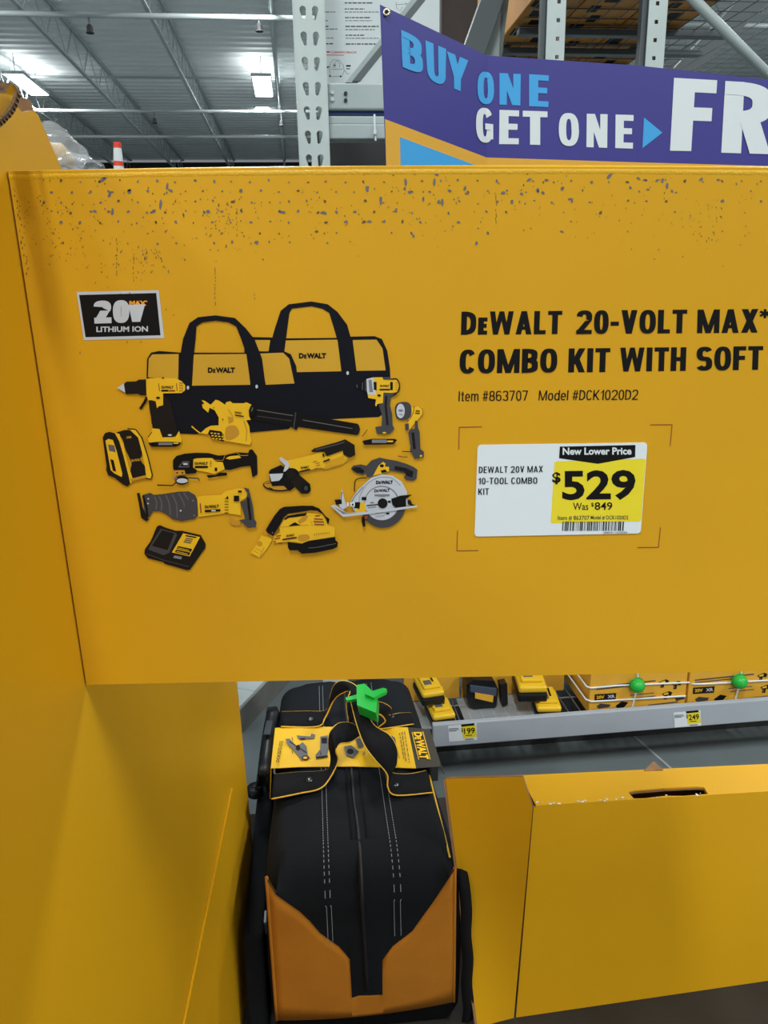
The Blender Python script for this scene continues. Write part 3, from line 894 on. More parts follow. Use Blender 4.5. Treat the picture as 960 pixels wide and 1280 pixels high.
a.poly([(472, 228), (500, 205), (700, 150), (765, 127), (845, 175), (852, 260), (810, 283), (750, 260), (745, 222), (610, 272), (592, 232), (490, 237)], DARKB)
a.line([(510, 218), (690, 172), (760, 150)], 12, GREYD)
a.poly([(578, 312), (636, 290), (632, 306), (580, 324)], INK); a.ell(579, 262, 8, 16, INK, 10)
a.build('printed_grinder', hs)
# wet-dry vacuum
a = Art(SG, 310, 620, 7.385, 8)
a.poly([(130, 345), (180, 370), (225, 400), (185, 470), (110, 565), (25, 520), (90, 430)], PYEL)
for p in ([(70, 480), (125, 505)], [(55, 500), (100, 525)], [(30, 525), (60, 545)], [(150, 470), (110, 555)], [(95, 440), (130, 455)], [(130, 350), (180, 368)]): a.line(p, 6, PYELD)
a.ell(110, 435, 24, 22, PYELD, 16)
a.poly([(230, 430), (240, 370), (300, 330), (290, 280), (340, 200), (380, 160), (540, 150), (640, 160), (700, 180), (740, 260), (800, 285), (805, 372), (550, 412), (500, 432), (430, 422), (370, 417)], PYEL)
a.poly([(460, 230), (520, 170), (560, 175), (540, 220), (480, 255)], PYELD); a.poly([(470, 360), (550, 350), (570, 390), (500, 415), (465, 400)], PYELD, 3)
a.line([(300, 282), (560, 262)], 5, PYELD); a.line([(585, 225), (595, 272)], 5, PYELD)
a.poly([(335, 207), (370, 178), (450, 163), (548, 150), (530, 176), (440, 190), (380, 196), (345, 217)], INK)
a.poly([(378, 270), (410, 250), (435, 236), (460, 252), (487, 263), (390, 274)], INK)
for p in ([(622, 178), (665, 178)], [(612, 205), (692, 210)], [(606, 230), (702, 234)], [(614, 256), (705, 259)]): a.line(p, 11, RED)
for p in ([(262, 364), (306, 358)], [(245, 388), (298, 382)], [(235, 414), (260, 414)], [(280, 432), (320, 428)]): a.line(p, 10, RED)
a.text(DW, 356, 352, 430, 372, INK, 0.05, -10, .03); a.poly([(320, 390), (452, 370), (452, 382), (322, 402)], INK)
for i in range(8): a.line([(615 + 19 * i, 340 - 2.4 * i), (620 + 19 * i, 358 - 2.4 * i)], 5, RED)
a.poly([(370, 418), (500, 434), (560, 406), (805, 368), (810, 400), (832, 420), (826, 460), (790, 480), (620, 515), (500, 524), (460, 492), (390, 492), (372, 470)], INK)
a.line([(560, 472), (640, 465), (815, 430)], 5, GREYX)
a.poly([(168, 305), (200, 250), (250, 170), (300, 110), (340, 92), (500, 82), (600, 83), (660, 108), (720, 180), (755, 205), (748, 240), (735, 250), (722, 205), (690, 160), (640, 130), (580, 125), (370, 155), (330, 190), (290, 270), (235, 362), (180, 330)], INK)
a.line([(215, 300), (300, 160), (350, 120), (560, 103)], 10, DARKB); a.ell(230, 330, 6, 6, GREYM, 8)
a.build('printed_vacuum', hs)
# circular saw
a = Art(SG, 400, 560, 6.857, 8)
a.line([(295, 370), (300, 285), (335, 258), (400, 252)], 8, INK, 3)
a.poly([(265, 175), (285, 148), (350, 138), (400, 150), (440, 105), (510, 80), (570, 93), (660, 108), (740, 133), (800, 158), (835, 185), (826, 260), (800, 278), (740, 272), (718, 250), (735, 217), (640, 197), (590, 190), (520, 200), (460, 222), (440, 246), (400, 246), (395, 206), (370, 230), (310, 212)], GREYD)
a.poly([(270, 180), (300, 160), (350, 165), (365, 205), (320, 210)], DARKB); a.ell(358, 196, 20, 18, INK, 14)
a.poly([(640, 150), (740, 170), (800, 200), (790, 250), (745, 235), (720, 200), (640, 185)], DARKB)
a.poly([(455, 235), (500, 150), (540, 115), (562, 130), (556, 155), (592, 160), (592, 195), (520, 220)], PYEL); a.ell(530, 150, 18, 14, INK, 12); a.poly([(520, 190), (560, 180), (575, 200), (530, 212)], INK)
a.ell(540, 478, 192, 202, GREYD, 40, 0, -10, 200)
a.poly([(255, 470), (280, 420), (330, 350), (440, 250), (530, 222), (620, 232), (700, 285), (745, 370), (752, 480), (740, 505), (500, 520), (330, 470), (320, 540), (300, 540), (262, 480)], GREYL)
a.line([(335, 460), (345, 400), (400, 310), (470, 262), (540, 246), (620, 258), (690, 320)], 5, GREYM, 4)
a.line([(270, 460), (300, 410), (370, 330)], 8, GREYM)
a.ell(530, 468, 150, 148, GREYM, 40); a.ell(528, 472, 142, 142, GREYL, 40)
a.poly([(340, 465), (385, 460), (398, 545), (300, 548), (310, 520), (340, 520)], PYEL); a.poly([(300, 460), (345, 460), (340, 510), (295, 512)], INK)
a.text(DW, 480, 276, 625, 305, INK, 0.06, -2, .03); a.text(DW, 465, 350, 598, 376, INK, 0.05, -6, .03); a.rect(468, 392, 596, 408, GREYM); a.rect(500, 402, 560, 412, GREYM)
a.rect(358, 415, 398, 442, INK); a.rect(582, 446, 606, 464, INK); a.line([(400, 488), (500, 478)], 8, INK); a.line([(410, 505), (480, 498)], 6, GREYM); a.line([(432, 462), (462, 462)], 6, INK)
a.line([(475, 555), (552, 545), (552, 572), (475, 582)], 4, GREYM); a.rect(566, 548, 594, 562, INK)
a.ell(537, 468, 42, 42, INK, 24); a.ell(537, 468, 26, 26, DARKB, 20); a.ell(537, 468, 12, 12, INK, 12)
a.poly([(610, 430), (690, 402), (790, 393), (735, 432), (738, 500), (650, 508), (620, 480)], INK); a.poly([(750, 440), (775, 440), (790, 475), (830, 488), (780, 492), (750, 470)], DARKB)
a.poly([(92, 490), (130, 478), (230, 550), (400, 540), (640, 508), (830, 484), (832, 500), (640, 530), (400, 562), (200, 584)], GREYL); a.poly([(120, 498), (200, 560), (330, 548), (230, 552)], GREYM)
a.poly([(165, 470), (190, 345), (212, 440), (232, 500), (200, 520), (170, 500)], GREYL); a.poly([(125, 438), (185, 432), (190, 472), (140, 480)], INK); a.line([(190, 370), (182, 430)], 6, INK)
a.rect(232, 458, 248, 492, WHITEP); a.rect(262, 458, 300, 494, WHITEP); a.ell(281, 478, 9, 9, INK, 10)
a.poly([(360, 580), (410, 575), (405, 600), (385, 615), (390, 660), (370, 668), (356, 620)], INK); a.poly([(380, 575), (412, 570), (405, 600), (385, 605)], RED)
a.build('printed_circular_saw', hs)

# ---- price label stuck on the sign
LP = SG(700, 612, 0)
def rq(pts, r, n=5):
    """rounded quad in pixels"""
    out = []
    N = len(pts)
    for i in range(N):
        p, a, b = Vector(pts[i]), Vector(pts[i - 1]), Vector(pts[(i + 1) % N])
        s = p + (a - p).normalized() * r; e = p + (b - p).normalized() * r
        for k in range(n + 1):
            t = k / n
            out.append(s * (1 - t) ** 2 + p * 2 * t * (1 - t) + e * t * t)
    return [(q.x, q.y) for q in out]
pl = root('price_label', (LP.x, D - 0.001, SG(700, 669).z), 'white and yellow price label reading 529 stuck on the big sign', 'price label')
m = M()
pts = rq([(597, 556), (809, 553), (800.5, 666.5), (593, 670.5)], 5)
m.prism([SG(x, y, 5) for x, y in pts], (0, 0.00055, 0), WHITE)
m.build('sticker', pl)
a = Art(SG, layer=5.6)
a.poly(rq([(693, 576.5), (807, 573), (801, 651.5), (688, 654)], 3), LABY); a.build('yellow_panel', pl)
a = Art(SG, layer=6.2)
a.poly([(699.5, 558), (794, 556), (793.5, 571), (747, 579.5), (698.5, 572.5)], INK); a.build('banner_panel', pl)
a = Art(SG, layer=7); a.text('New Lower Price', 703, 559.3, 789, 568.3, WHITEP, 0.03, -0.4); a.build('lettering', pl)
a = Art(SG, layer=7); a.text('529', 702.5, 588.5, 794, 624.5, INK, 0.03, -1.2); a.text('$', 690, 590, 700.5, 603, INK, 0.03); a.build('lettering', pl)
a = Art(SG, layer=7); a.text('Was', 716, 628, 735, 637, INK, 0.006); a.text('$', 738.5, 628, 742, 632.5, INK, 0.01); a.text('849', 743, 627.5, 765, 636.8, INK, 0.01); a.build('lettering', pl)
a = Art(SG, layer=7); a.text('Item # 863707', 697, 644.2, 736.5, 649.5, GREYD, 0.01); a.text('Model # DCK1020D2', 738, 644, 785, 648.8, GREYD, 0.01); a.build('lettering', pl)
a = Art(SG, layer=7)
for tx, q in (('DEWALT 20V MAX', [(598.5, 583), (678.5, 582), (678.3, 590), (598.3, 591)]), ('10-TOOL COMBO', [(598, 597), (671.5, 596.2), (671.3, 604.2), (597.8, 605)]), ('KIT', [(597.7, 610.2), (611, 610), (610.9, 618), (597.6, 618.2)])):
    block(a, tx, q, SG, INK, 7, .15, .12)
a.build('lettering', pl)
a = Art(SG, layer=7)
x = 703.0
while x < 780:
    w = R.choice([0.5, 0.8, 1.2, 1.6]); a.L = 7; a.poly([(x, 651.5), (x + w, 651.5), (x + w - .7, 663), (x - .7, 663.3)], INK if R.random() < .6 else GREYD); x += w + R.choice([0.5, 0.9, 1.6])
a.L = 7; a.text('0885911520584', 754, 664.3, 783.5, 666.6, GREYD, 0.0, -0.3)
a.build('barcode', pl)

# ================================================================== DISPLAY SIDE PANEL
PA = math.radians(1.0)
pd = Vector((-math.sin(PA), math.cos(PA), 0))
LEAN = (bl.x - tl.x) / (bl.z - tl.z)
PN = pd.cross(Vector((LEAN, 0, 1))).normalized()
if PN.x < 0: PN = -PN
PP = Vector((tl.x - 0.0015, D, tl.z))
print('LEAN', LEAN, tl.x, bl.x)
def SP(px, py, off=0.0):
    return hit(px, py, PP + PN * off, PN)
TRAY_Z = 0.11
far_top = SP(296, 850)
def PW(y, z, off=0.0):
    """point on the panel plane by distance along it and height"""
    q = PP + pd * ((y - D) / math.cos(PA)) + Vector((LEAN, 0, 1)) * (z - PP.z) + PN * off
    return q
c1, c2, c3, c4 = SP(28, 141), SP(41, 138), SP(47.5, 143), SP(77, 211)
prof = [(0.30, TRAY_Z), (0.30, 1.28), (0.50, SP(5, 121).z - .04), (SP(5, 121).y, SP(5, 121).z), (SP(20, 131).y, SP(20, 131).z), (c1.y, c1.z), (c2.y, c2.z), (c3.y, c3.z), (c4.y, c4.z)]
curve = crom([Vector((0, c4.y, c4.z)), Vector((0, c4.y + 0.10, 1.31)), Vector((0, 1.15, 0.92)), Vector((0, far_top.y, far_top.z))], 6)
prof += [(p.y, p.z) for p in curve[1:]] + [(far_top.y + 0.01, TRAY_Z)]
pr = root('display_stand', tuple(PW(0.85, TRAY_Z)), 'tall yellow cardboard side panel along the left edge beside the black tool bag', 'display panel')
m = M(); m.prism([PW(y, z) for y, z in prof], PN * -0.005, YEL2, KRAFT)
m.build('side_panel', pr)
# second sheet behind it, its raw edge showing
m = M(); m.prism([PW(y, z, -0.006) for y, z in [(0.30, TRAY_Z), (0.30, 1.30), (0.58, c1.z - 0.03), (c1.y - .008, c1.z + 0.012), (c3.y + 0.002, c3.z + 0.012), (c4.y + 0.008, c4.z)] + [(p.y + .006, p.z) for p in curve[1:]] + [(far_top.y + 0.012, TRAY_Z)]], PN * -0.004, KRAFT)
o = m.build('backing_sheet', pr); o['label'] = 'raw brown cardboard backing sheet'
# inner liner, bright folded edge
la, lb = SP(291, 985, 0.004), SP(231, 1280, 0.004)
e0 = lb + (lb - la) * 1.4
m = M()
m.prism([la, e0, PW(e0.y, TRAY_Z + .002, .004), PW(la.y + 0.11, TRAY_Z + .002, .004), PW(la.y + 0.11, la.z - 0.16, .004)], PN * -0.0035, YEL2)
m.build('liner', pr)
# torn rolled flap at the top left
fl_pts = [(-26, 120, .022), (6, 117, .018), (14, 104, .022), (21, 110, .022), (23, 121, .018), (17, 130, .016), (12, 138, .016), (6, 146, .016), (0, 154, .017), (-26, 184, .020)]
m = M(); m.prism([SP(x, y, o_) for x, y, o_ in fl_pts], PN * -.012 + EZ * .002, YEL2, mat('torn_corrugation', (96, 70, 40), .9, var=.5, vscale=260)); fo_ = m.build('torn_flap', pr)
m = M()
oe = [(24, 118), (21, 131), (14, 143), (6, 152), (-4, 162), (-26, 184)]; ie = [(20, 113), (16, 127), (9, 138), (1, 147), (-8, 155), (-30, 176)]
m.grid([[SP(a_[0] + R.uniform(-.8, .8), a_[1], .0235 + .002 * (k % 2)), SP(b_[0], b_[1], .0245)] for k, (a_, b_) in enumerate(zip(crom([(x, y, 0) for x, y in oe], 5), crom([(x, y, 0) for x, y in ie], 5)))], MATS['torn_corrugation'])
m.build('torn_edge', fo_, solid=.002)

# ================================================================== TRAY / PALLET BASE
m = M()
m.box(-0.275, 0.95, 0.29, 1.66, 0.012, TRAY_Z - 0.001, TRAYM)
o = m.build('display_tray', bevel=0.004); tag(o, 'low dark board tray carrying the tool bag and the yellow carton', 'tray')
for u0 in (-0.26, 0.3, 0.85):
    m = M(); m.box(u0, u0 + 0.08, 0.31, 1.64, 0.0, 0.0119, TRAYM); m.build('runner', o)

# ================================================================== YELLOW CARTON
P0 = ZP(645, 1272, TRAY_Z)
P1 = ZP(960, 1226, TRAY_Z)
CE = (P1 - P0); CE.z = 0; CE.normalize(); CN = Vector((-CE.y, CE.x, 0))
T0 = hit(667, 1009, P0, CN); T1 = hit(960, 991, P0, CN)
CZ = T0.z
xoff = (T0 - P0).dot(CE)
CSL = (T1.z - T0.z) / ((T1 - P0).dot(CE) - xoff)
def czf(a): return CZ + CSL * (a - xoff)
K0 = ZP(659, 970, CZ); K1 = ZP(960, 955, czf((T1 - P0).dot(CE)))
d0_, d1_ = (K0 - P0).dot(CN), (K1 - P0).dot(CN); a0_, a1_ = (K0 - P0).dot(CE), (K1 - P0).dot(CE)
print('CARTON', CZ, CSL, d0_, d1_, math.degrees(math.atan2(CE.y, CE.x)))
def cdep(a): return d0_ + (d1_ - d0_) * (a - a0_) / (a1_ - a0_)
CDEP = d0_
W = 0.56
def CB(a, d, z=None, lift=0.0):
    q = P0 + CE * a + CN * d
    return Vector((q.x, q.y, czf(a) + lift if z is None else z))
ct = root('carton', tuple(CB(0.3, CDEP / 2, TRAY_Z)), 'glossy yellow carton with a hand slot in its folded top on the dark tray', 'box')
m = M()
m.prism([CB(0, 0, TRAY_Z), CB(W, 0, TRAY_Z), CB(W, 0), CB(xoff, 0)], CN * 0.004, YEL2, KRAFT); m.build('front_panel', ct)
m = M(); m.prism([CB(0.0, cdep(0), TRAY_Z), CB(W, cdep(W), TRAY_Z), CB(W, cdep(W), lift=-.005), CB(xoff, cdep(xoff), lift=-.005)], CN * -0.004, KRAFT); m.build('back_panel', ct)
m = M(); m.prism([CB(W, .005, TRAY_Z), CB(W, cdep(W) - .005, TRAY_Z), CB(W, cdep(W) - .005, lift=-.005), CB(W, .005, lift=-.005)], CE * -0.004, YEL2); m.build('end_panel', ct)
def ct_uv(px, py):
    p = ZP(px, py, CZ + CSL * .17); q = p - P0
    return q.dot(CE), q.dot(CN)
sa, sb_ = ct_uv(787, 995)[0], ct_uv(888, 990)[0]
sd0, sd1 = 0.0015, 0.024
hl = [(sa, sd1 - .004), (sa + .012, sd1 - .001), ((sa + sb_) / 2, sd1 + .001), (sb_ - .01, sd1), (sb_, sd1 - .003), (sb_ - .003, sd0 + .001), ((sa + sb_) / 2 + .02, sd0), ((sa + sb_) / 2 - .01, sd0 + .003), (sa + .02, sd0), (sa + .002, sd0 + .001)]
m = M()
xl = xoff + 0.004
hp = [CB(a, d, lift=.0015) for a, d in hl]
# strips around the slot: left block, right block, and short quads over and under the slot
hl_up = [hp[0], hp[1], hp[2], hp[3], hp[4]]; hl_dn = [hp[0], hp[9], hp[8], hp[7], hp[6], hp[5], hp[4]]
def uof_(p): return (p - P0).dot(CE)
def at_edge(p, d): return CB(uof_(p), cdep(uof_(p)) if d else 0, lift=.0015)
for A_, dd in ((hl_up, CDEP), (hl_dn, 0.0)):
    for k in range(len(A_) - 1):
        q = [A_[k], A_[k + 1], at_edge(A_[k + 1], dd), at_edge(A_[k], dd)]
        m.face(q if dd == 0 else q[::-1], YEL2)
m.face([CB(xl, 0, lift=.0015), at_edge(hp[0], 0), hp[0], at_edge(hp[0], CDEP), CB(xl, cdep(xl), lift=.0015)], YEL2)
m.face([at_edge(hp[4], 0), CB(W, 0, lift=.0015), CB(W, cdep(W), lift=.0015), at_edge(hp[4], CDEP), hp[4]], YEL2)
o = m.build('top_flap', ct, solid=0.003)
m = M()
for k in range(10):
    c, d = hp[k], hp[(k + 1) % 10]
    m.face([c - EZ * .0005, d - EZ * .0005, d - EZ * 0.005, c - EZ * 0.005], KRAFT)
m.build('slot_edge', ct)
# wing at its left, turned back
WN = (Vector((CE.x, CE.y, 0)) * -math.cos(math.radians(32)) + CN * math.sin(math.radians(32)))
wnorm = WN.cross(EZ).normalized()
WP0 = CB(-0.004, 0.0, 0)
SWp = lambda px, py: hit(px, py, WP0, wnorm)
wp = [SWp(666, 1010), SWp(653, 971), SWp(652, 970), SWp(557, 973.5)]
bl_ = ZP(597, 1284, TRAY_Z)
br2 = WP0.copy(); br2.z = TRAY_Z
m = M()
cols_ = []
for i in range(15):
    f = 0 if i == 0 else (.115 if i == 1 else .115 + .885 * (i - 1) / 13)
    topp = wp[0] if i == 0 else wp[1].lerp(wp[3], (f - .115) / .885)
    bot = br2.lerp(bl_, f)
    bend = wnorm * (.004 * math.sin(math.pi * f))
    cols_.append([bot.lerp(topp, k / 10) + bend * math.sin(math.pi * k / 10) for k in range(11)])
m.grid(cols_, YEL2)
le = [c + (c - d).normalized() * .003 for c, d in zip(cols_[-1], cols_[-2])]
m.grid([[p - wnorm * .004 for p in le], le, cols_[-1]], KRAFT)
m.grid([[c[-1] for c in cols_], [c[-1] + EZ * .0015 for c in cols_], [c[-1] + EZ * .0015 + wnorm * .004 for c in cols_]], KRAFT)
m.build('wing_panel', ct, smooth=True)
m = M()
for _ in range(26):
    a_ = R.uniform(xl, 0.36) if R.random() < .6 else R.uniform(0.06, 0.2); s = R.uniform(.0008, .003)
    d_ = abs(R.gauss(0.004, 0.005)); c = CB(a_, d_, lift=.0036)
    m.face([c + CE * s * R.uniform(.5, 1.5) * math.cos(t) + CN * s * R.uniform(.5, 1.2) * math.sin(t) for t in (0, 1.3, 2.5, 3.8, 5)], WHITEP)
m.build('worn_spot', ct)
m = M(); q = [ZP(805, 963, czf(.2) + .002), ZP(829, 962, czf(.22) + .002), ZP(817, 951.5, czf(.21) + .006)]
m.prism(q, (0, 0, -.003), KRAFT); o = m.build('loose_flap', ct); o['label'] = 'tan cardboard corner behind the top'

# ================================================================== TOOL BAG
ZT = 0.44
n0, f0_ = ZP(454, 1088, ZT), ZP(432, 855, ZT)
BA = (f0_ - n0); BA.z = 0; BL = BA.length; BA.normalize()
BS = Vector((BA.y, -BA.x, 0))
BW = (ZP(577, 1082, ZT) - ZP(331, 1095, ZT)).dot(BS)
n0 = n0 + BS * 0.0
n0.z = 0
BZ0 = TRAY_Z + 0.002
def G(s, t, z):
    q = n0 + BS * s + BA * t
    return Vector((q.x, q.y, z))
bg = root('tool_bag', tuple(G(0, BL / 2, BZ0)), 'black and golden zip-top tool bag with webbing handles, standing between the yellow panels', 'tool bag')
def section(t):
    rr = 0.06
    drop = 0 if t > rr else rr - math.sqrt(max(0, rr * rr - (rr - t) ** 2))
    zt = ZT - drop
    hw = BW / 2 - (0.012 if t < 0.005 else 0) + 0.003 * math.sin(t * 17)
    r = 0.045
    pts = [(-hw + .01, BZ0), (-hw, BZ0 + .02)]
    pts += [(-hw - 0.004 * math.sin(3.14 * k / 4), BZ0 + .02 + (zt - r - BZ0 - .02) * k / 4) for k in range(1, 5)]
    for k in range(1, 7):
        a_ = math.pi / 2 * k / 6
        pts.append((-hw + r - r * math.cos(a_), zt - r + r * math.sin(a_)))
    for k in range(1, 12):
        x_ = -hw + r + (2 * hw - 2 * r) * k / 12
        pts.append((x_, zt + 0.010 * (1 - (x_ / hw) ** 2) - 0.004 * (abs(x_) < .03)))
    for k in range(6, 0, -1):
        a_ = math.pi / 2 * k / 6
        pts.append((hw - r + r * math.cos(a_), zt - r + r * math.sin(a_)))
    pts += [(hw + 0.004 * math.sin(3.14 * k / 4), BZ0 + .02 + (zt - r - BZ0 - .02) * k / 4) for k in range(4, 0, -1)]
    pts += [(hw, BZ0 + .02), (hw - .01, BZ0)]
    return [G(x_, t, z) for x_, z in pts]
ts = [0, .004, .012, .025, .042, .06] + [.06 + (BL - .08) * k / 16 for k in range(1, 17)] + [BL]
rows = [section(t) for t in ts]
m = M(); m.grid(rows, BLACKF); m.face(rows[0], BLACKF); m.face(rows[-1][::-1], BLACKF)
m.face([p for p in (rows[0][0], rows[-1][0], rows[-1][-1], rows[0][-1])], BLACKF)
m.build('body', bg, smooth=True, weld=True)
# golden end panel below the black zip flap
EP = G(0, -0.008, 0)
def SE(px, py):
    q = hit(px, py, EP, BA) - n0
    return q.dot(BS), q.z
vb = [SE(x, y) for x, y in [(333, 1098), (345, 1118), (375, 1138), (388, 1150), (400, 1163), (424, 1178), (437, 1192), (436, 1240), (448, 1236.5), (474, 1236), (477, 1193), (490, 1177), (515, 1160), (540, 1128), (569, 1086)]]
vb[7] = (vb[6][0] + .0008, vb[7][1]); vb[9] = (vb[10][0] - .0008, vb[9][1])
zb0 = SE(345, 1277)[1]; zb1 = SE(570, 1253)[1]
def end_t(s_, z):
    k = max(0, 1 - (2 * s_ / BW) ** 2); w_ = max(0, min(1, (z - zb0) / .2))
    return -0.004 - 0.014 * k * math.sin(math.pi * min(1, .25 + .6 * w_))
cols = []
xs = []
for i in range(len(vb) - 1):
    nn = max(1, int((vb[i + 1][0] - vb[i][0]) / .008))
    for k in range(nn):
        t = k / nn
        xs.append((vb[i][0] + (vb[i + 1][0] - vb[i][0]) * t, vb[i][1] + (vb[i + 1][1] - vb[i][1]) * t))
xs.append(vb[-1])
for s_, zt in xs:
    f = (s_ - vb[0][0]) / (vb[-1][0] - vb[0][0])
    zb = zb0 + (zb1 - zb0) * f
    cols.append([G(s_, end_t(s_, zb + (zt - zb) * k / 8), zb + (zt - zb) * k / 8) for k in range(9)])
m = M(); m.grid(cols, TANF); epo = m.build('end_panel', bg, smooth=True, solid=0.003)
for side in (0, -1):
    m = M(); m.tube([p - BA * .0005 for p in cols[side]], 0.0028, TANF, 8); m.build('piping', epo, smooth=True)
# black zip flap: down from the top, over the shoulder, in front of the end panel
rows = []
RR = 0.06
for i in range(len(xs)):
    s_, zt = xs[i]
    crown = 0.010 * (1 - (2 * s_ / BW) ** 2)
    z1 = max(ZT - RR, zt + .001)
    t1 = end_t(s_, z1) - .003
    col = [G(s_, end_t(s_, zt + (z1 - zt) * k / 6) - .003, zt + (z1 - zt) * k / 6) for k in range(7)]
    if abs(s_) < BW / 2 - .02:
        a0 = math.asin(max(-1, min(1, (z1 - (ZT - RR)) / RR)))
        for k in range(1, 9):
            a_ = a0 + (math.pi / 2 - a0) * k / 8
            f = k / 8
            tt = RR - (RR + .002) * math.cos(a_)
            col.append(G(s_, tt * f + (t1 + (tt - (RR - (RR + .002) * math.cos(a0)))) * (1 - f), ZT - RR + (RR + .002) * math.sin(a_) + crown * f))
    else:
        col += [col[-1] + BA * .0004 * k for k in range(1, 9)]
    rows.append(col)
m = M(); m.grid(rows, BLACKF); m.build('zip_flap', bg, smooth=True)
# zipper along the top and down the flap
def top_z(s_, t):
    rr = 0.06
    drop = 0 if t > rr else rr - math.sqrt(max(0, rr * rr - (rr - t) ** 2))
    return ZT - drop + 0.010 * (1 - (2 * s_ / BW) ** 2) - 0.004 * (abs(s_) < .03)
def run_line(s_, t1=None, lift=0.0025, wob=0.0):
    t1 = t1 or BL - .02
    pts = []
    n_ = 60
    for k in range(n_ + 1):
        t = t1 * (1 - k / n_)
        pts.append(G(s_ + wob * math.sin(t * 22), t, top_z(s_, t) + lift))
    return pts
zs = -0.004
m = M()
path = run_line(zs, wob=.0015, lift=.0005)
zt0 = path[-1].z
down = [G(zs + .004 * k / 8, end_t(zs, zt0 - (zt0 - SE(456, 1228)[1]) * k / 8) - 0.005, zt0 - .006 - (zt0 - .006 - SE(456, 1228)[1]) * k / 8) for k in range(1, 9)]
path = [p - BA * .020 * max(0, 1 - (p - n0).dot(BA) / .06) + EZ * .004 * max(0, 1 - (p - n0).dot(BA) / .12) for p in path]
m.tube(path + down, 0.0034, ZIPM, 6); m.build('zipper', bg, smooth=True)
for s_ in (-0.014, 0.012):
    m = M()
    pp = run_line(s_, wob=.001, lift=.002)
    m.tube(pp, 0.0018, BLACKW, 5); m.build('zip_edge', bg, smooth=True)
for sp in ([403, 1010], [408.5, 1010], [481, 1010], [488.5, 1010]):
    q = ZP(sp[0], sp[1], ZT + .008) - n0
    s_ = q.dot(BS)
    pts = run_line(s_, lift=.0008)
    pts = [p - BA * .018 * max(0, 1 - (p - n0).dot(BA) / .06) + EZ * .003 * max(0, 1 - (p - n0).dot(BA) / .12) for p in pts]
    dn = [G(s_ * .98, end_t(s_, pts[-1].z - .006 - .07 * k / 14) - .0052, pts[-1].z - .006 - .07 * k / 14) for k in range(15)]
    pts = pts + dn
    m = M()
    dense = []
    for i in range(len(pts) - 1):
        for k in range(3): dense.append(pts[i].lerp(pts[i + 1], k / 3))
    for i in range(0, len(dense) - 1, 2): m.tube([dense[i], dense[i + 1]], 0.0007, THREAD, 4)
    m.build('stitching', bg)
m = M(); m.tube([G(BW / 2 - .012, t, ZT - .014) for t in (.03, .06, .1, .14, .18, .22, .26)], 0.002, PIPING, 6); m.build('piping', bg, smooth=True)

# card sleeve over the bag
def H3(x, y, h): return ZP(x, y, ZT + .012 + h)
c3_ = lambda x, y, h=0.0: ZP(280 + x / 3.2, 830 + y / 3.2, ZT + .012 + h)
def slv(px, py, layer=0): return ZP(px, py, ZT + .0145 + layer * .0003)
sl = root('card_sleeve', tuple(slv(440, 935)), 'yellow card sleeve with tool drawings wrapped across the black tool bag', 'card sleeve')
m = M()
ya, yb = [c3_(205, 256, -.006), c3_(300, 252), c3_(520, 252), c3_(735, 254)], [c3_(188, 418, -.006), c3_(300, 412), c3_(520, 410), c3_(768, 417)]
lf = [ya[0] + Vector((-.006, 0, -.07)), yb[0] + Vector((-.006, 0, -.07))]
m.grid([[lf[0], lf[1]]] + [[p.lerp(q, k / 4) for k in (0, 4)] for p, q in zip(ya, yb)], PYEL)
slo = m.build('sleeve_front', sl, solid=0.0012)
m = M()
ka, kb = [ya[3], c3_(822, 262, -.012), c3_(832, 300, -.06)], [yb[3], c3_(864, 411, -.012), c3_(880, 440, -.06)]
m.grid([[p, q] for p, q in zip(ka, kb)], SLEEVE_B); o = m.build('sleeve_end', sl, solid=0.0012); o['label'] = 'dark end of the sleeve with a yellow logo'
def slv2(px, py, layer=0): return ZP(px, py, ZT + .0150 - .0115 * max(0, min(1, (px - 513) / 30)) + layer * .0003)
a = Art(slv2, 280, 830, 3.2, 1)
f = lambda x, y: (280 + x / 3.2, 830 + y / 3.2)
lettering(a, DW, [f(790, 272), f(820, 380), f(784, 380), f(757, 272)], slv2, PYEL, 4, 0.05, .03)
a.L = 4; a.line([(752, 272), (779, 382)], 3, PYEL); a.L = 4; a.line([(795, 270), (825, 382)], 3, PYEL)
a.build('logo', sl)
a = Art(slv, 280, 830, 3.2, 1)
lettering(a, 'DCKSS721D2', [f(208, 392), f(222, 308), f(236, 308), f(220, 392)], slv, INK, 2, 0.02)
a.build('lettering', sl)
a = Art(slv, 280, 830, 3.2, 1.5)
a.poly([(290, 285), (345, 290), (350, 278), (365, 282), (360, 298), (300, 300)], GREYX); a.line([(325, 298), (305, 300)], 6, INK)
a.build('printed_wrench', sl)
a = Art(slv, 280, 830, 3.2, 1.5)
a.poly([(245, 300), (262, 298), (290, 330), (315, 312), (330, 330), (335, 365), (345, 375), (310, 385), (300, 370), (280, 345), (255, 320)], GREYX); a.line([(262, 310), (330, 355)], 4, INK); a.ell(325, 375, 14, 9, INK, 12); a.ell(325, 375, 9, 5, PYEL, 12); a.ell(296, 335, 9, 12, INK, 10)
a.build('printed_saw', sl)
a = Art(slv, 280, 830, 3.2, 1.5)
a.poly([(385, 290), (415, 285), (420, 330), (410, 370), (370, 378), (365, 365), (385, 340)], GREYX); a.rect(390, 295, 412, 318, INK); a.line([(368, 375), (415, 368)], 7, INK)
a.build('printed_sander', sl)
a = Art(slv, 280, 830, 3.2, 1.5)
a.poly([(480, 330), (510, 325), (540, 350), (520, 375), (490, 365)], GREYX); a.ell(505, 350, 14, 12, INK, 10); a.build('printed_drill', sl)
a = Art(slv, 280, 830, 3.2, 1.5); a.poly([(525, 300), (545, 295), (560, 330), (540, 335)], GREYD); a.build('printed_light', sl)
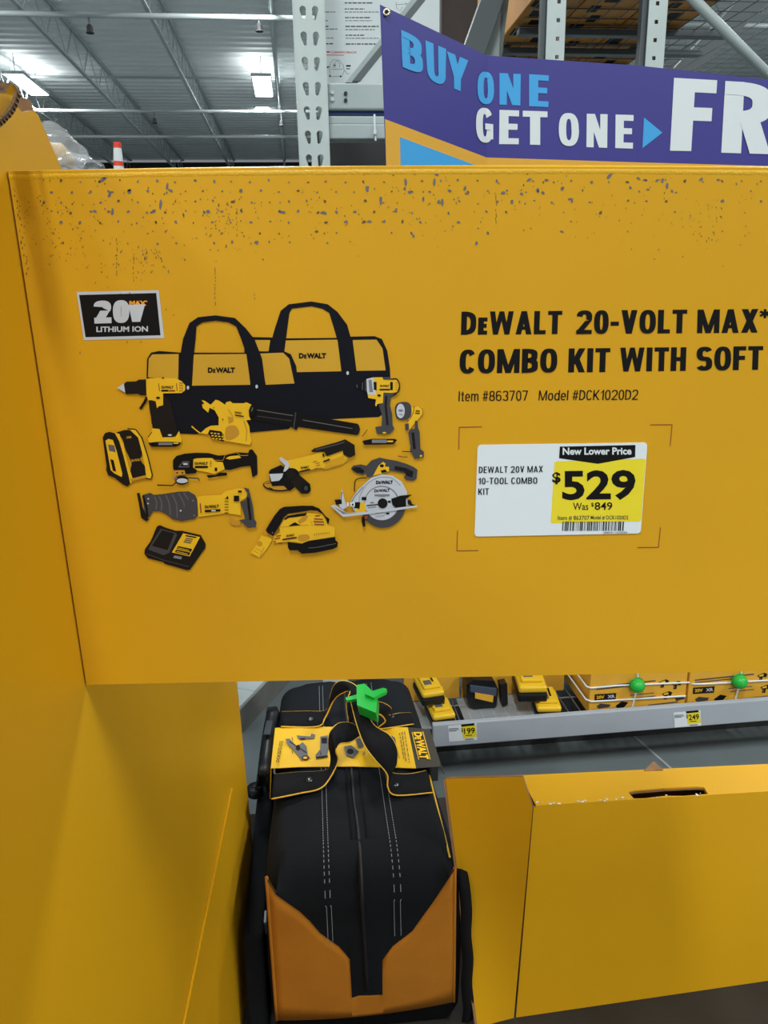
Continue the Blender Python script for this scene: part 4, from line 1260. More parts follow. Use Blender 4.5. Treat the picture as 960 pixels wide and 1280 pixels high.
a = Art(slv, 280, 830, 3.2, 1.5); a.poly([(668, 285), (685, 295), (690, 330), (672, 310)], GREYX); a.build('printed_blade', sl)
a = Art(slv, 280, 830, 3.2, 1.5)
for i, (x0, y0, x1, y1) in enumerate([(702, 275, 720, 378), (712, 272, 728, 390), (722, 270, 742, 395), (690, 330, 702, 378)]):
    t = 0
    while t < 1:
        w_ = R.uniform(.05, .16); e = min(1, t + w_); a.L = 1.5
        a.line([(x0 + (x1 - x0) * t, y0 + (y1 - y0) * t), (x0 + (x1 - x0) * e, y0 + (y1 - y0) * e)], 3, GREYD); t = e + .04
for x, y in ((272, 292), (272, 345), (385, 350), (560, 350)): a.L = 1.5; a.line([(x, y), (x + 3, y + 14)], 3, GREYD)
a.build('small_print', sl)

# webbing handles with yellow piping
def ribbon(name, A_, B_, parent, label=None):
    pa = crom([c3_(*p) for p in A_], 6); pb = crom([c3_(*p) for p in B_], 6)
    n_ = min(len(pa), len(pb))
    if len(pa) != len(pb):
        N = max(len(pa), len(pb))
        def rs(p):
            out = []
            for i in range(N):
                t = i * (len(p) - 1) / (N - 1); k = min(int(t), len(p) - 2); out.append(p[k].lerp(p[k + 1], t - k))
            return out
        pa, pb = rs(pa), rs(pb)
    m = M(); m.grid([[p, p.lerp(q, .5), q] for p, q in zip(pa, pb)], BLACKW)
    o = m.build(name, parent, smooth=True, solid=0.003)
    for p in (pa, pb):
        m = M(); m.tube(p, 0.0016, PIPING, 6); m.build('piping', o, smooth=True)
    return o
hA = [(230, 192, .0), (330, 190, .004), (408, 186, .012), (425, 132, .055), (440, 88, .09), (470, 68, .11), (520, 82, .11), (545, 120, .10), (548, 170, .09)]
hB = [(228, 250, .0), (372, 250, .004), (405, 215, .012), (436, 150, .05), (462, 122, .08), (503, 107, .10), (492, 150, .085), (495, 200, .07), (502, 242, .055)]
ribbon('handle', hA, hB, bg)
hA = [(540, 255, .055), (500, 236, .075), (455, 240, .08), (425, 275, .075), (420, 330, .045), (430, 380, .022), (410, 425, .008), (300, 434, .002), (200, 442, -.004)]
hB = [(548, 285, .055), (505, 312, .06), (462, 320, .062), (448, 350, .055), (455, 390, .028), (420, 462, .012), (380, 500, .006), (300, 518, .002), (190, 540, -.004)]
ribbon('handle', hA, hB, bg)
hA = [(548, 165, .095), (600, 245, .095), (660, 285, .085), (690, 340, .06), (688, 400, .032), (672, 436, .012), (740, 441, .003), (808, 428, -.01)]
hB = [(508, 150, .095), (528, 230, .095), (560, 320, .085), (602, 380, .065), (652, 440, .035), (655, 492, .012), (690, 525, .004), (834, 514, -.01)]
ribbon('handle', hA, hB, bg)
hA = [(590, 148, .08), (640, 158, .06), (668, 180, .03), (656, 206, .012), (700, 198, .003), (748, 196, -.01)]
hB = [(540, 188, .07), (580, 212, .065), (620, 200, .05), (645, 228, .03), (622, 258, .012), (758, 240, -.01)]
ribbon('handle', hA, hB, bg)
for x, y in ((347, 224), (342, 467), (685, 487), (668, 215)):
    p = c3_(x, y, .004); m = M(); m.tube([p - EZ * .003, p + EZ * .004, p + EZ * .006], [.0078, .0078, .004], CHROME, 14); m.build('rivet', bg, smooth=True)
# strap hanging at the bag's right side
m = M()
sp_ = [G(BW / 2 + x_ - .007, t, z) for x_, t, z in [(.002, .06, .412), (.005, .012, .395), (.008, -.004, .345), (.006, -.010, .30), (.010, -.012, .25), (.008, -.014, .2), (.012, -.014, .15), (.010, -.012, .116)]]
pc = crom(sp_, 5)
m.grid([[p, p + BS * .010 - BA * .003, p + BS * .019 + BA * .002] for p in pc], BLACKW); m.build('side_strap', bg, smooth=True, solid=.003)

# green security lock on the handles
gl = root('security_lock', tuple(c3_(570, 140, .1)), 'bright green plastic security lock clipped on the black bag handles', 'security lock')
m = M()
h_ = .125
m.prism([c3_(530, 84, h_), c3_(562, 78, h_), c3_(612, 126, h_), c3_(608, 196, h_), c3_(532, 164, h_)], Vector((0.004, 0.006, -.024)), GREEN); m.build('lock_body', gl, bevel=.002)
m = M(); m.prism([c3_(560, 118, h_ + .008), c3_(636, 95, h_ + .008), c3_(650, 98, h_ + .008), c3_(645, 112, h_ + .008), c3_(598, 134, h_ + .008)], Vector((0.002, .002, -.007)), GREEN); m.build('lock_key_tab', gl, bevel=.001)
m = M(); m.prism([c3_(486, 134, h_ - .01), c3_(536, 120, h_ - .01), c3_(536, 138, h_ - .01), c3_(490, 146, h_ - .01)], Vector((0, .002, -.006)), GREEN); m.build('lock_pin', gl, bevel=.001)

# ================================================================== BLACK PLASTIC CASE left of the bag
def KZ(x, y, z): return ZP(280 + x / 3.2, 830 + y / 3.2, z)
cs = root('tool_case', tuple(G(-BW / 2 - .04, .16, TRAY_Z)), 'black plastic tool case with a raised grip between yellow panel and bag', 'tool case')
s0, s1 = -BW / 2 - .047, -BW / 2 - .012
m = M()
m.hexa([G(s0, .0, TRAY_Z + .002), G(s1, .0, TRAY_Z + .002), G(s1, .52, TRAY_Z + .002), G(s0, .52, TRAY_Z + .002), G(s0, .03, .30), G(s1, .03, .30), G(s1, .50, .30), G(s0, .50, .30)], BLACKF)
m.build('shell', cs, bevel=.008, seg=3)
m = M()
gp = [KZ(x, y, z) for x, y, z in [(150, 490, .34), (160, 440, .40), (172, 330, .425), (188, 220, .43), (195, 190, .425), (192, 178, .35)]]
gp = crom(gp, 5)
m.grid([[p + Vector((-.013, 0, -.012)), p + Vector((-.010, 0, .002)), p + Vector((.010, 0, .004)), p + Vector((.014, 0, -.012))] for p in gp], BLACKP)
m.build('grip', cs, smooth=True, solid=.006)
m = M(); m.prism([KZ(158, 280, .442), KZ(185, 280, .442), KZ(196, 226, .442), KZ(170, 226, .442)], (0, 0, -.003), mat('grip_inlay', (48, 52, 60), .4)); m.build('grip_inlay', cs)
p = KZ(125, 490, .335)
m = M(); m.tube([p - EZ * .02, p, p + EZ * .003], [.017, .017, .013], BLACKP, 20); m.tube([p + EZ * .003, p + EZ * .006], [.009, .008], BLACKP, 16); m.build('hinge_boss', cs, smooth=True)
m = M(); m.box(0, .02, 0, .03, .27, .295, mat('latch_grey', (70, 76, 84), .4), fr=lambda a_, b_, z: G(s1 + .001 - .006 + a_ * .5, .06 + b_, z)); m.build('latch', cs, bevel=.002)

# ================================================================== RACK AND LOW SHELF
LV = VP(550, 906, 1.0)
lip_t, lip_b = ZP(548, 906, 0.20), None
V0 = lip_t.dot(EV)
zlb = VP(548, 934, V0).z
lu0 = uof(541, 918, V0)
sh = root('low_shelf', tuple(B(0.7, V0 + .3, 0.0)), 'grey low steel shelf with wire deck and price rail above the floor', 'shelf')
m = M(); m.box(lu0, 2.2, V0, V0 + .018, zlb, 0.20, RAIL); m.build('front_rail', sh, bevel=.003)
m = M()
for k in range(60):
    u = lu0 + .02 + k * .036
    if u < 2.2: m.tube([B(u, V0 + .018, .158), B(u, V0 + .75, .158)], .0022, WIRE, 5)
for v in (V0 + .06, V0 + .17, V0 + .28, V0 + .42, V0 + .56, V0 + .72): m.tube([B(lu0, v, .1545), B(2.2, v, .1545)], .003, WIRE, 6)
m.build('wire_deck', sh)
m = M(); m.box(lu0, 2.2, V0 + .17, V0 + .19, .001, .148, DARK); m.box(lu0, lu0 + .02, V0 + .03, V0 + .75, .001, .15, DARK); m.box(2.18, 2.2, V0 + .13, V0 + .75, .001, .15, DARK); m.build('plinth', sh)
m = M(); m.box(lu0, 2.2, V0 + .76, V0 + .78, .001, .85, DARK); m.build('back_panel', sh)

def shelf_tag(px0, py0, px1, py1, price, label):
    """small white/yellow price tag on the rail"""
    def S(px, py, layer=0): return VP(px, py, V0 - .0008 - layer * .0002)
    c = S((px0 + px1) / 2, py1)
    rt = root('shelf_price_tag', tuple(c), label, 'price tag', 'price tags on the low shelf rail')
    w, h = px1 - px0, py1 - py0
    sk = -.06 * w
    q = lambda a_, b_: (px0 + a_ * w, py0 + b_ * h + sk * a_)
    a = Art(S); a.poly([q(0, .06), q(1, 0), q(1.03, .98), q(.04, 1)], WHITE); a.build('ticket', rt)
    a = Art(S, layer=2); a.poly([q(.47, .12), q(.97, .10), q(1.02, .8), q(.53, .85)], LABY); a.L = 3; a.poly([q(.46, .03), q(.93, .0), q(.93, .13), q(.47, .16)], INK); a.build('yellow_panel', rt)
    a = Art(S); lettering(a, price, [q(.56, .26), q(.94, .25), q(.95, .58), q(.57, .60)], S, INK, 4, .02); lettering(a, '$', [q(.47, .24), q(.54, .24), q(.54, .46), q(.47, .46)], S, INK, 4, .01); a.build('lettering', rt)
    a = Art(S, layer=3)
    for y, x1 in ((.24, .36), (.31, .4), (.38, .3)): a.L = 3; a.line([q(.03, y), q(x1, y - .0)], .8, GREYX)
    a.L = 4; a.line([q(.62, .68), q(.85, .68)], .9, INK); a.L = 4; a.line([q(.6, .92), q(.9, .91)], 1.1, GREYX)
    a.build('small_print', rt)
shelf_tag(560, 906, 595.5, 927.5, '199', 'small white and yellow tag reading 199 on the grey shelf rail')
shelf_tag(842, 889.5, 875.5, 909.5, '249', 'small white and yellow tag reading 249 on the grey shelf rail')

# cartons with green security wraps on the low shelf
SHZ = .163
def shelf_carton(px_l, px_r, py_b, w_extra, label, wlabel, ball, vline, hlines, artshift):
    Pl, Pr = ZP(px_l, py_b[0], SHZ), ZP(px_r, py_b[1], SHZ)
    v = Pl.dot(EV); u0, u1 = Pl.dot(EU), Pr.dot(EU)
    zt = SHZ + .20
    rt = root('shelf_carton', tuple(B((u0 + u1) / 2, v + .12, SHZ)), label, 'box', 'cartons with green wraps on the low shelf')
    m = M(); m.box(u0, u1, v, v + .24, SHZ, zt, CARTY); m.build('carton_body', rt, bevel=.002)
    S = lambda px, py, layer=0: VP(px, py, v - .0006 - layer * .0003)
    w = px_r - px_l
    sk = (py_b[1] - py_b[0]) / w
    q = lambda x, y: (px_l + x, py_b[0] + y + sk * x)
    a = Art(S)
    a.L = 1; a.poly([q(8, -24), q(35, -24), q(34, -16), q(7.5, -16)], DARKB)
    lettering(a, '20V', [q(10, -22), q(20, -22), q(20, -18), q(10, -18)], S, PYEL, 2, .03); lettering(a, 'XR', [q(24, -22), q(33, -22), q(33, -18), q(24, -18)], S, GREYL, 2, .03)
    a.L = 1; a.poly([q(10, -9), q(15, -12), q(28, -10), q(26, -7), q(13, -6)], GREYD); a.L = 1; a.poly([q(34, -8), q(42, -13), q(50, -11), q(44, -5), q(36, -5)], INK)
    for dx, dy in ((88, -34), (104, -31), (92, -19)):
        a.L = 1; a.poly([q(dx, dy), q(dx + 9, dy - 3), q(dx + 13, dy - 1), q(dx + 11, dy + 3), q(dx + 7, dy + 2), q(dx + 6, dy + 7), q(dx + 2, dy + 7), q(dx + 3, dy + 3)], DARKB)
        a.L = 2; a.poly([q(dx + 2, dy), q(dx + 8, dy - 1.6), q(dx + 8, dy + 1), q(dx + 3, dy + 1.6)], PYEL)
        a.L = 2; a.line([q(dx + 4, dy + 3), q(dx + 4, dy + 6)], 1, GREYX)
    a.L = 1; a.poly([q(108, -13), q(118, -15), q(121, -11), q(110, -9)], GREYD)
    for x0, x1, yy in ((52, 82, -20), (54, 84, -16)): a.L = 1; a.line([q(x0, yy), q(x1, yy - 1)], 1, GREYX)
    a.L = 1; a.line([q(10, -33), q(84, -36)], 1.5, GREYD); a.L = 1; a.line([q(10, -30), q(60, -32)], 1.2, GREYD); a.L = 1; a.line([q(10, -2.5), q(30, -3)], 2, INK); a.L = 1; a.line([q(75, -6), q(112, -8)], 1.5, GREYX)
    a.build('printed_front', rt)
    wr = root('security_wrap', tuple(B((u0 + u1) / 2, v, SHZ)), wlabel, 'security wrap', 'green security wraps on the shelf cartons')
    bp = VP(ball[0], ball[1], v - .016)
    m = M(); n_ = 10
    m.tube([bp - EV * (.021 * math.cos(math.pi * k / n_)) for k in range(n_ + 1)], [max(.0005, .021 * math.sin(math.pi * k / n_)) for k in range(n_ + 1)], GREEN, 20); m.build('alarm_ball', wr, smooth=True)
    m = M(); m.tube([bp + EV * .006 + (EZ * math.cos(t) + EU * math.sin(t)) * .0215 for t in [2 * math.pi * k / 24 for k in range(25)]], .0016, mat('green_seam', (30, 150, 56), .4), 5); m.build('seam_ring', wr)
    for p in hlines:
        m = M(); pts = [S(x, y, 6) for x, y in p]
        m.tube(pts, .0026, WHITEP, 6)
        m.tube([pts[0], pts[0] + EV * .2], .0026, WHITEP, 6)
        m.build('strap', wr)
    m = M(); m.tube([S(x, y, 7) for x, y in vline], .0026, WHITEP, 6); m.build('strap', wr)
shelf_carton(735.5, 857, (892.5, 884.5), 0, 'yellow tool carton on the low shelf left of the other, with a green ball wrap', 'green ball wrap with pale straps around the left shelf carton', (797, 857), [(797, 840), (797, 857), (789, 890)],
             [[(733, 858), (739, 860), (770, 857), (862, 853)], [(732, 874), (739, 877), (790, 874), (857, 870)]], 0)
shelf_carton(858.5, 985, (884, 876), 0, 'yellow tool carton on the low shelf at the right edge, above the 249 tag', 'green ball wrap with pale straps around the right shelf carton', (925, 852), [(927, 838), (925, 852), (917, 882)],
             [[(866, 855), (880, 855), (985, 849)]], 0)

# blister packs with batteries and a charger
def battery(parent, px, dv, z, rot, sc=1.0, tilt=0.5):
    c = B(uof(px, 875, V0 + dv), V0 + dv, z)
    ca, sa = math.cos(rot), math.sin(rot)
    ex = EU * ca + EV * sa; ey0 = EV * ca - EU * sa
    ey = ey0 * math.cos(tilt) + EZ * math.sin(tilt); ez = EZ * math.cos(tilt) - ey0 * math.sin(tilt)
    fr = lambda a_, b_, h: c + ex * a_ * sc + ey * b_ * sc + ez * h * sc
    m = M(); m.box(-.040, .040, -.055, .055, -.002, .02, BATY, fr=fr)
    o = m.build('battery', parent, bevel=.008, seg=3)
    m = M(); m.box(-.0415, .0415, -.057, .056, -.03, -.0025, BLACKP, fr=fr); m.build('battery_base', o, bevel=.006)
    m = M(); m.box(-.030, .030, -.035, .052, .0201, .030, BATY, fr=fr); m.build('battery_rail', o, bevel=.004)
    m = M(); m.box(.008, .014, -.005, .04, .0301, .0315, INK, fr=fr); m.build('battery_slot', o)
    a_ = M(); a_.box(-.022, .004, -.02, .005, .0301, .0306, GREYX, fr=fr); a_.build('battery_mark', o)
def card(parent, px0, px1, v, z0, z1, name='backing_card', m_=None):
    u0, u1 = uof(px0, 870, v), uof(px1, 870, v)
    m = M(); m.box(u0, u1, v, v + .003, z0, z1, m_ or CARTY); m.build(name, parent)
b1 = root('blister_pack', tuple(B(uof(540, 880, V0 + .2), V0 + .15, SHZ)), 'blister pack with two yellow batteries on the low shelf beside the bag', 'blister pack', 'blister packs on the low shelf')
card(b1, 505, 574, V0 + .20, SHZ, .42)
battery(b1, 536, .115, .250, .15, .84, .12); battery(b1, 550, .085, .192, .1, .84, .08)
m = M(); m.box(uof(510, 890, V0 + .1), uof(568, 890, V0 + .1), V0 + .04, V0 + .19, SHZ, SHZ + .004, FILM); m.build('clear_tray', b1)
b2 = root('blister_pack', tuple(B(uof(630, 880, V0 + .2), V0 + .15, SHZ)), 'blister pack with black charger and two batteries beside the shelf wires', 'blister pack', 'blister packs on the low shelf')
card(b2, 577, 704, V0 + .20, SHZ, .42)
battery(b2, 661, .11, .250, -.1, 1.02, .10); battery(b2, 683, .085, .192, -.12, .88, .08)
m = M(); m.box(uof(578, 890, V0 + .1), uof(690, 890, V0 + .1), V0 + .035, V0 + .19, SHZ, SHZ + .004, FILM); m.build('clear_tray', b2)
chv = V0 + .12
CS = lambda px, py, l=0: VP(px, py, chv - l)
cp = [(583, 856), (592, 850), (618, 851), (623, 862), (621, 880), (611, 900), (588, 884), (583, 872)]
m = M(); m.prism([CS(*p) for p in cp], EV * .06, BLACKP); co = m.build('charger', b2, bevel=.006, seg=3)
m = M(); m.prism([CS(x, y, .012) for x, y in [(588, 858), (621, 862), (620, 870), (588, 865)]], EV * .011, mat('charger_grey', (70, 80, 96), .3)); m.build('charger_face', co)
m = M(); m.prism([CS(x, y, .014) for x, y in [(594, 866), (617, 870), (616, 878), (594, 873)]], EV * .004, CARTY); m.build('charger_label', co)
m = M(); m.prism([CS(x, y, .0) for x, y in [(625, 856), (634, 854), (635, 880), (628, 884)]], EV * .03, BLACKP); m.build('charger_cord_block', b2, bevel=.003)

# floor joint
m = M(); ja, jb = ZP(798, 925, .0), ZP(855, 975, .0)
d_ = (jb - ja).normalized(); n_ = Vector((d_.y, -d_.x, 0)) * .004
ja2 = ja - d_ * .25; jb2 = jb + d_ * 1.0
m.face([p + EZ * .0012 for p in (ja2 - n_, ja2 + n_, jb2 + n_, jb2 - n_)], CONCJ); structure(m, 'trim_2')

# left gondola with the cone on top
lg = ZP(306, 914, 0.0); lg2 = ZP(362, 852, 0.0)
gd = (lg2 - lg).normalized(); gn = Vector((-gd.y, gd.x, 0))
gs = root('gondola', tuple(lg + gd * .4 + gn * .3), 'grey shelving base with pale torn board seen beside the yellow panel', 'shelving')
m = M(); g = lambda a_, b_, z: Vector((lg.x, lg.y, 0)) + gd * a_ + gn * b_ + EZ * z
m.box(-.02, 1.6, 0, .02, .001, .085, mat('concrete_grey_board', (120, 118, 112), .8, var=.15, vscale=20), fr=g); m.build('kick_board', gs)
m = M(); m.box(.0, 1.6, .03, .62, .001, .08, DARK, fr=g); m.build('base_deck', gs)
m = M()
for k in range(3): m.box(-.02 + .11 * k, .085 + .11 * k, .003, .07 + R.uniform(0, .05), .0855, .094 + R.uniform(0, .006), POST, fr=g)
m.build('torn_edge', gs)
m = M(); m.box(.0, 1.6, .62, .64, .001, 1.6, DARK, fr=g); m.box(0, 1.6, .06, .619, 1.56, 1.6, STEEL, fr=g); m.box(0, .03, .2, .619, .105, 1.559, STEELD, fr=g); m.box(1.57, 1.6, .2, .619, .105, 1.559, STEELD, fr=g); m.build('upper_frame', gs)
# striped cone standing on the gondola top
cpl = g(0, .40, 0)
cb = hit(148.5, 212, cpl, gn)
cy = cb.y
ctop = hit(146.5, 178, (0, cy, 0), Vector((0, 1, 0)))
zc0 = 1.601
print('CONE a', (cb - g(0, 0, 0)).dot(gd), cb, ctop)
rad = lambda z: .011 + (ctop.z - z) * .055
cn = root('traffic_cone', (cb.x, cy, zc0), 'white and orange striped cone tip showing above the yellow sign', 'traffic cone')
ax = lambda z: Vector((cb.x + (ctop.x - cb.x) * (z - cb.z) / (ctop.z - cb.z), cy, z))
hgt = ctop.z - cb.z
bands = [(ctop.z, ctop.z - hgt * .22, ORANGE), (ctop.z - hgt * .22, ctop.z - hgt * .70, WHITEP), (ctop.z - hgt * .70, ctop.z - hgt * .88, ORANGE), (ctop.z - hgt * .88, zc0 + .03, WHITEP)]
for i, (za, zb, mt) in enumerate(bands):
    m = M(); m.tube([ax(zb), ax(za)], [rad(zb), rad(za)], mt, 20); m.build('cone_band', cn, smooth=False)
m = M(); m.boxw(cb.x - .12, cb.x + .12, cy - .12, cy + .12, zc0, zc0 + .029, DARK); m.build('cone_base', cn, bevel=.008)

# film-wrapped pack behind the left panel
wy = 1.55
W0 = hit(82, 185, (0, wy, 0), Vector((0, 1, 0)))
m = M(); m.boxw(W0.x - .16, W0.x + .055, wy - .15, wy + .2, 0, W0.z - .055, mat('grey_carton', (110, 122, 134), .7))
o = m.build('stock_carton', bevel=.006); tag(o, 'grey carton stack behind the yellow panel under the clear plastic', 'box')
def blob(name, c, rx, ry, rz, mt, seed, amp, parent, flat=-.9):
    bm = bmesh.new(); bmesh.ops.create_icosphere(bm, subdivisions=4, radius=1)
    rr = random.Random(seed)
    dirs = [(Vector((rr.gauss(0, 1), rr.gauss(0, 1), rr.gauss(0, 1))).normalized(), rr.uniform(2, 7), rr.uniform(0, 6)) for _ in range(9)]
    m = M()
    vs = []
    for v_ in bm.verts:
        d = v_.co.normalized(); k = 1 + sum(abs(math.sin(d.dot(a_) * f_ + ph)) - .5 for a_, f_, ph in dirs) * amp
        z = max(d.z * k, flat)
        vs.append(c + Vector((d.x * k * rx, d.y * k * ry, z * rz)))
    bm.verts.index_update()
    m.mesh(vs, [[x.index for x in f_.verts] for f_ in bm.faces], mt); bm.free()
    return m.build(name, parent, smooth=False)
wp_ = root('plastic_bundle', (W0.x, wy, W0.z - .054), 'crumpled clear plastic wrap peeking past the yellow panel corner', 'plastic wrap')
blob('film', Vector((W0.x - .03, wy, W0.z - .012)), .055, .07, .045, FILM, 3, .09, wp_)
blob('film', Vector((W0.x + .0, wy + .02, W0.z - .032)), .045, .06, .022, FILM, 5, .1, wp_)
blob('wrapped_pack', Vector((W0.x - .03, wy + .01, W0.z - .02)), .035, .05, .03, mat('wrapped_tan', (190, 160, 110), .6), 8, .05, wp_)

# ---- perforated upright at the left
def plate_holes(name, parent, u0, u1, v, z0, z1, rows, mt, th=.003, square=False, cols=None):
    cu = bpy.data.curves.new('plate_curve', 'CURVE'); cu.dimensions = '2D'; cu.fill_mode = 'BOTH'; cu.extrude = th / 2
    def spl(pts):
        s = cu.splines.new('POLY'); s.points.add(len(pts) - 1)
        for i, (x, y) in enumerate(pts): s.points[i].co = (x, y, 0, 1)
        s.use_cyclic_u = True
    w = u1 - u0
    spl([(0, z0), (w, z0), (w, z1), (0, z1)])
    for z in rows:
        for (cx, sgn) in (cols or ((.29, 1), (.71, -1))):
            x = cx * w
            if square: spl([(x - .006, z - .006), (x - .006, z + .006), (x + .006, z + .006), (x + .006, z - .006)])
            else:
                pts = []
                for k in range(13):
                    a_ = math.radians(-20 + 220 * k / 12); pts.append((x + .0072 * math.cos(a_), z + .006 + .0072 * math.sin(a_)))
                for k in range(7):
                    a_ = math.radians(190 + 160 * k / 6); pts.append((x + .0025 * sgn + .0036 * math.cos(a_), z - .0115 + .0036 * math.sin(a_)))
                spl(pts)
    o = bpy.data.objects.new('plate_curve', cu); COL.objects.link(o)
    bpy.context.view_layer.update()
    dg = bpy.context.evaluated_depsgraph_get(); me = o.evaluated_get(dg).to_mesh()
    m = M(); m.mesh([B(u0 + q.co.x, v + q.co.z, q.co.y) for q in me.vertices], [list(f_.vertices) for f_ in me.polygons], mt)
    o.evaluated_get(dg).to_mesh_clear(); bpy.data.objects.remove(o); bpy.data.curves.remove(cu)
    return m.build(name, parent)
UV = 1.97
ul, ur = uof(371.5, 100, UV), uof(407.5, 100, UV)
up = root('rack_upright', tuple(B((ul + ur) / 2, UV + .03, 0)), 'pale steel rack upright with two rows of teardrop holes left of the banner', 'rack upright')
zc = VP(390, 16, UV).z
rows_ = [zc - .0508 * k for k in range(-12, 28)]
plate_holes('perforated_face', up, ul, ur, UV, 0.0, 3.0, rows_, STEELW)
m = M()
m.box(ul - .003, ul, UV, UV + .075, 0, 3.0, STEELW); m.box(ur, ur + .003, UV, UV + .075, 0, 3.0, STEELW)
m.box(ul, ul + .018, UV + .072, UV + .075, 0, 3.0, STEELW); m.box(ur - .018, ur, UV + .072, UV + .075, 0, 3.0, STEELW); m.build('side_flange', up)
# beams to the right of it
BV = 2.02
bz0, bz1 = VP(440, 137, BV).z, VP(440, 103.5, BV).z
bu0 = ur + .004
bm_ = root('rack_beam', tuple(B(bu0 + .4, BV, bz0)), 'upper grey steel rack beam with bolt heads behind the banner', 'rack beam', 'rack beams beside the upright')
m = M(); m.box(bu0, bu0 + .6, BV, BV + .05, bz0, bz1, STEEL); m.build('beam', bm_, bevel=.004)
for x, y in ((415.5, 116), (432, 117), (415.5, 124.5), (432, 125.5)):
    p = VP(x, y, BV); m = M(); m.tube([p + EV * .001, p - EV * .004], .0042, STEELW if x < 420 else DARK, 10); m.build('bolt', bm_)
m = M(); m.box(bu0, bu0 + .6, BV + .015, BV + .05, VP(440, 144, BV).z, bz0 - .0005, mat('blue_strip', (50, 80, 130), .5)); m.build('blue_strip', bm_)
b2z0, b2z1 = VP(440, 174, BV).z, VP(440, 144.5, BV).z
b2_ = root('rack_beam', tuple(B(bu0 + .4, BV, b2z0)), 'lower pale steel rack beam with a white cable tie behind the banner', 'rack beam', 'rack beams beside the upright')
zm = VP(440, 155, BV).z
m = M(); m.box(bu0, bu0 + .6, BV + .004, BV + .05, zm, b2z1, STEEL); m.box(bu0, bu0 + .6, BV - .004, BV + .05, b2z0, zm - .0005, STEEL); m.build('beam', b2_, bevel=.003)
m = M(); m.tube([VP(468, 143, BV - .003), VP(468.5, 160, BV - .008), VP(469.5, 176, BV - .006)], .0025, WHITEP, 6); m.tube([VP(469, 162, BV - .01), VP(468.5, 168, BV - .01)], .004, WHITEP, 6); m.build('cable_tie', b2_)
m = M(); m.box(bu0 - .02, bu0 + 2.3, 2.72, 2.74, 0, VP(440, 146, 2.72).z, DARK)  # dark sheet paints the shade inside the rack below the beam
o = m.build('rack_shade_sheet'); tag(o, 'dark sheet standing in for the shaded rack interior behind the lower beam', 'shade sheet')
# diagonal brace
DV = 2.12
m = M()
q0, q1 = [VP(*p, DV) for p in ((432, 103), (446, 103))], [VP(*p, DV) for p in ((546, -22), (531, -22))]
m.prism([q0[0], q0[1], q1[0], q1[1]], EV * .03, STEEL)
q0 = [VP(*p, DV + .001) for p in ((440, 103), (450, 103), (550, -22), (540, -22))]
m.prism([p - EV * .012 + EZ * 0 for p in q0], EV * .008, STEELD)
o = m.build('diagonal_brace'); tag(o, 'grey diagonal steel brace rising in front of the white poster', 'brace')
# poster
PV = 2.30
SPo = lambda px, py, layer=0: VP(px, py, PV - .0005 - layer * .0002)
po = root('poster', tuple(SPo(480, 150)), 'white instruction poster with rows of small print behind the diagonal brace', 'poster')
m = M(); m.prism([SPo(396, -40), SPo(549.5, -40), SPo(549, 150), SPo(398, 150)], EV * .01, POST); m.build('board', po)
a = Art(SPo, 400, 0, 6)
for y, x0, x1, h in [(22, 185, 395, 12), (67, 185, 335, 10), (90, 185, 440, 8), (132, 188, 380, 11), (155, 190, 390, 7), (198, 190, 440, 12), (222, 190, 410, 9), (264, 192, 330, 11), (287, 192, 440, 8), (330, 192, 420, 12), (30, 26, 36, 10), (90, 32, 115, 8), (155, 32, 60, 8), (198, 30, 68, 12), (218, 30, 130, 9), (285, 34, 100, 8), (328, 36, 106, 12)]:
    x = x0
    while x < x1 - 4:
        w = R.uniform(10, 45); e = min(x1, x + w); a.L = 1; a.line([(x, y), (e, y)], h * .75, GREYX if h < 10 else GREYD); x = e + 6
a.build('small_print', po)
a = Art(SPo, 400, 0, 6); a.text('CLEANING REACH!', 84, 383, 272, 399, mat('poster_red', (190, 50, 70), .5), .02, 2); a.L = 1; a.line([(45, 390), (76, 390)], 10, MATS['poster_red']); a.L = 1; a.line([(45, 412), (180, 414)], 5, MATS['poster_red']); a.build('lettering', po)
a = Art(SPo, 400, 0, 6)
for p in ([(72, 520), (78, 470), (100, 448), (145, 452), (175, 490), (182, 530), (165, 570), (80, 575), (70, 520)], [(85, 520), (170, 520)], [(100, 470), (98, 505), (115, 505), (112, 470), (130, 455), (150, 480), (145, 505)], [(75, 500), (42, 515)], [(185, 530), (210, 560), (222, 545)], [(570, 15), (575, 60), (600, 85), (620, 50)], [(640, 20), (660, 55), (665, 75)], [(575, 35), (700, 25)]):
    a.L = 1; a.line(p, 3, GREYX)
for x, y in ((75, 570), (155, 573), (110, 490)): a.L = 1.5; a.ell(x, y, 7, 7, INK, 8)
a.L = 1; a.line([(42, 508), (66, 500)], 10, INK); a.L = 1; a.rect(196, 488, 230, 500, INK); a.L = 1; a.rect(196, 512, 226, 520, GREYX)
a.build('line_drawing', po)
m = M()
m.box(bu0 + .1, bu0 + .13, BV + .051, PV - .001, bz0 + .01, bz0 + .03, STEELD)
m.build('hanging_arm', po)

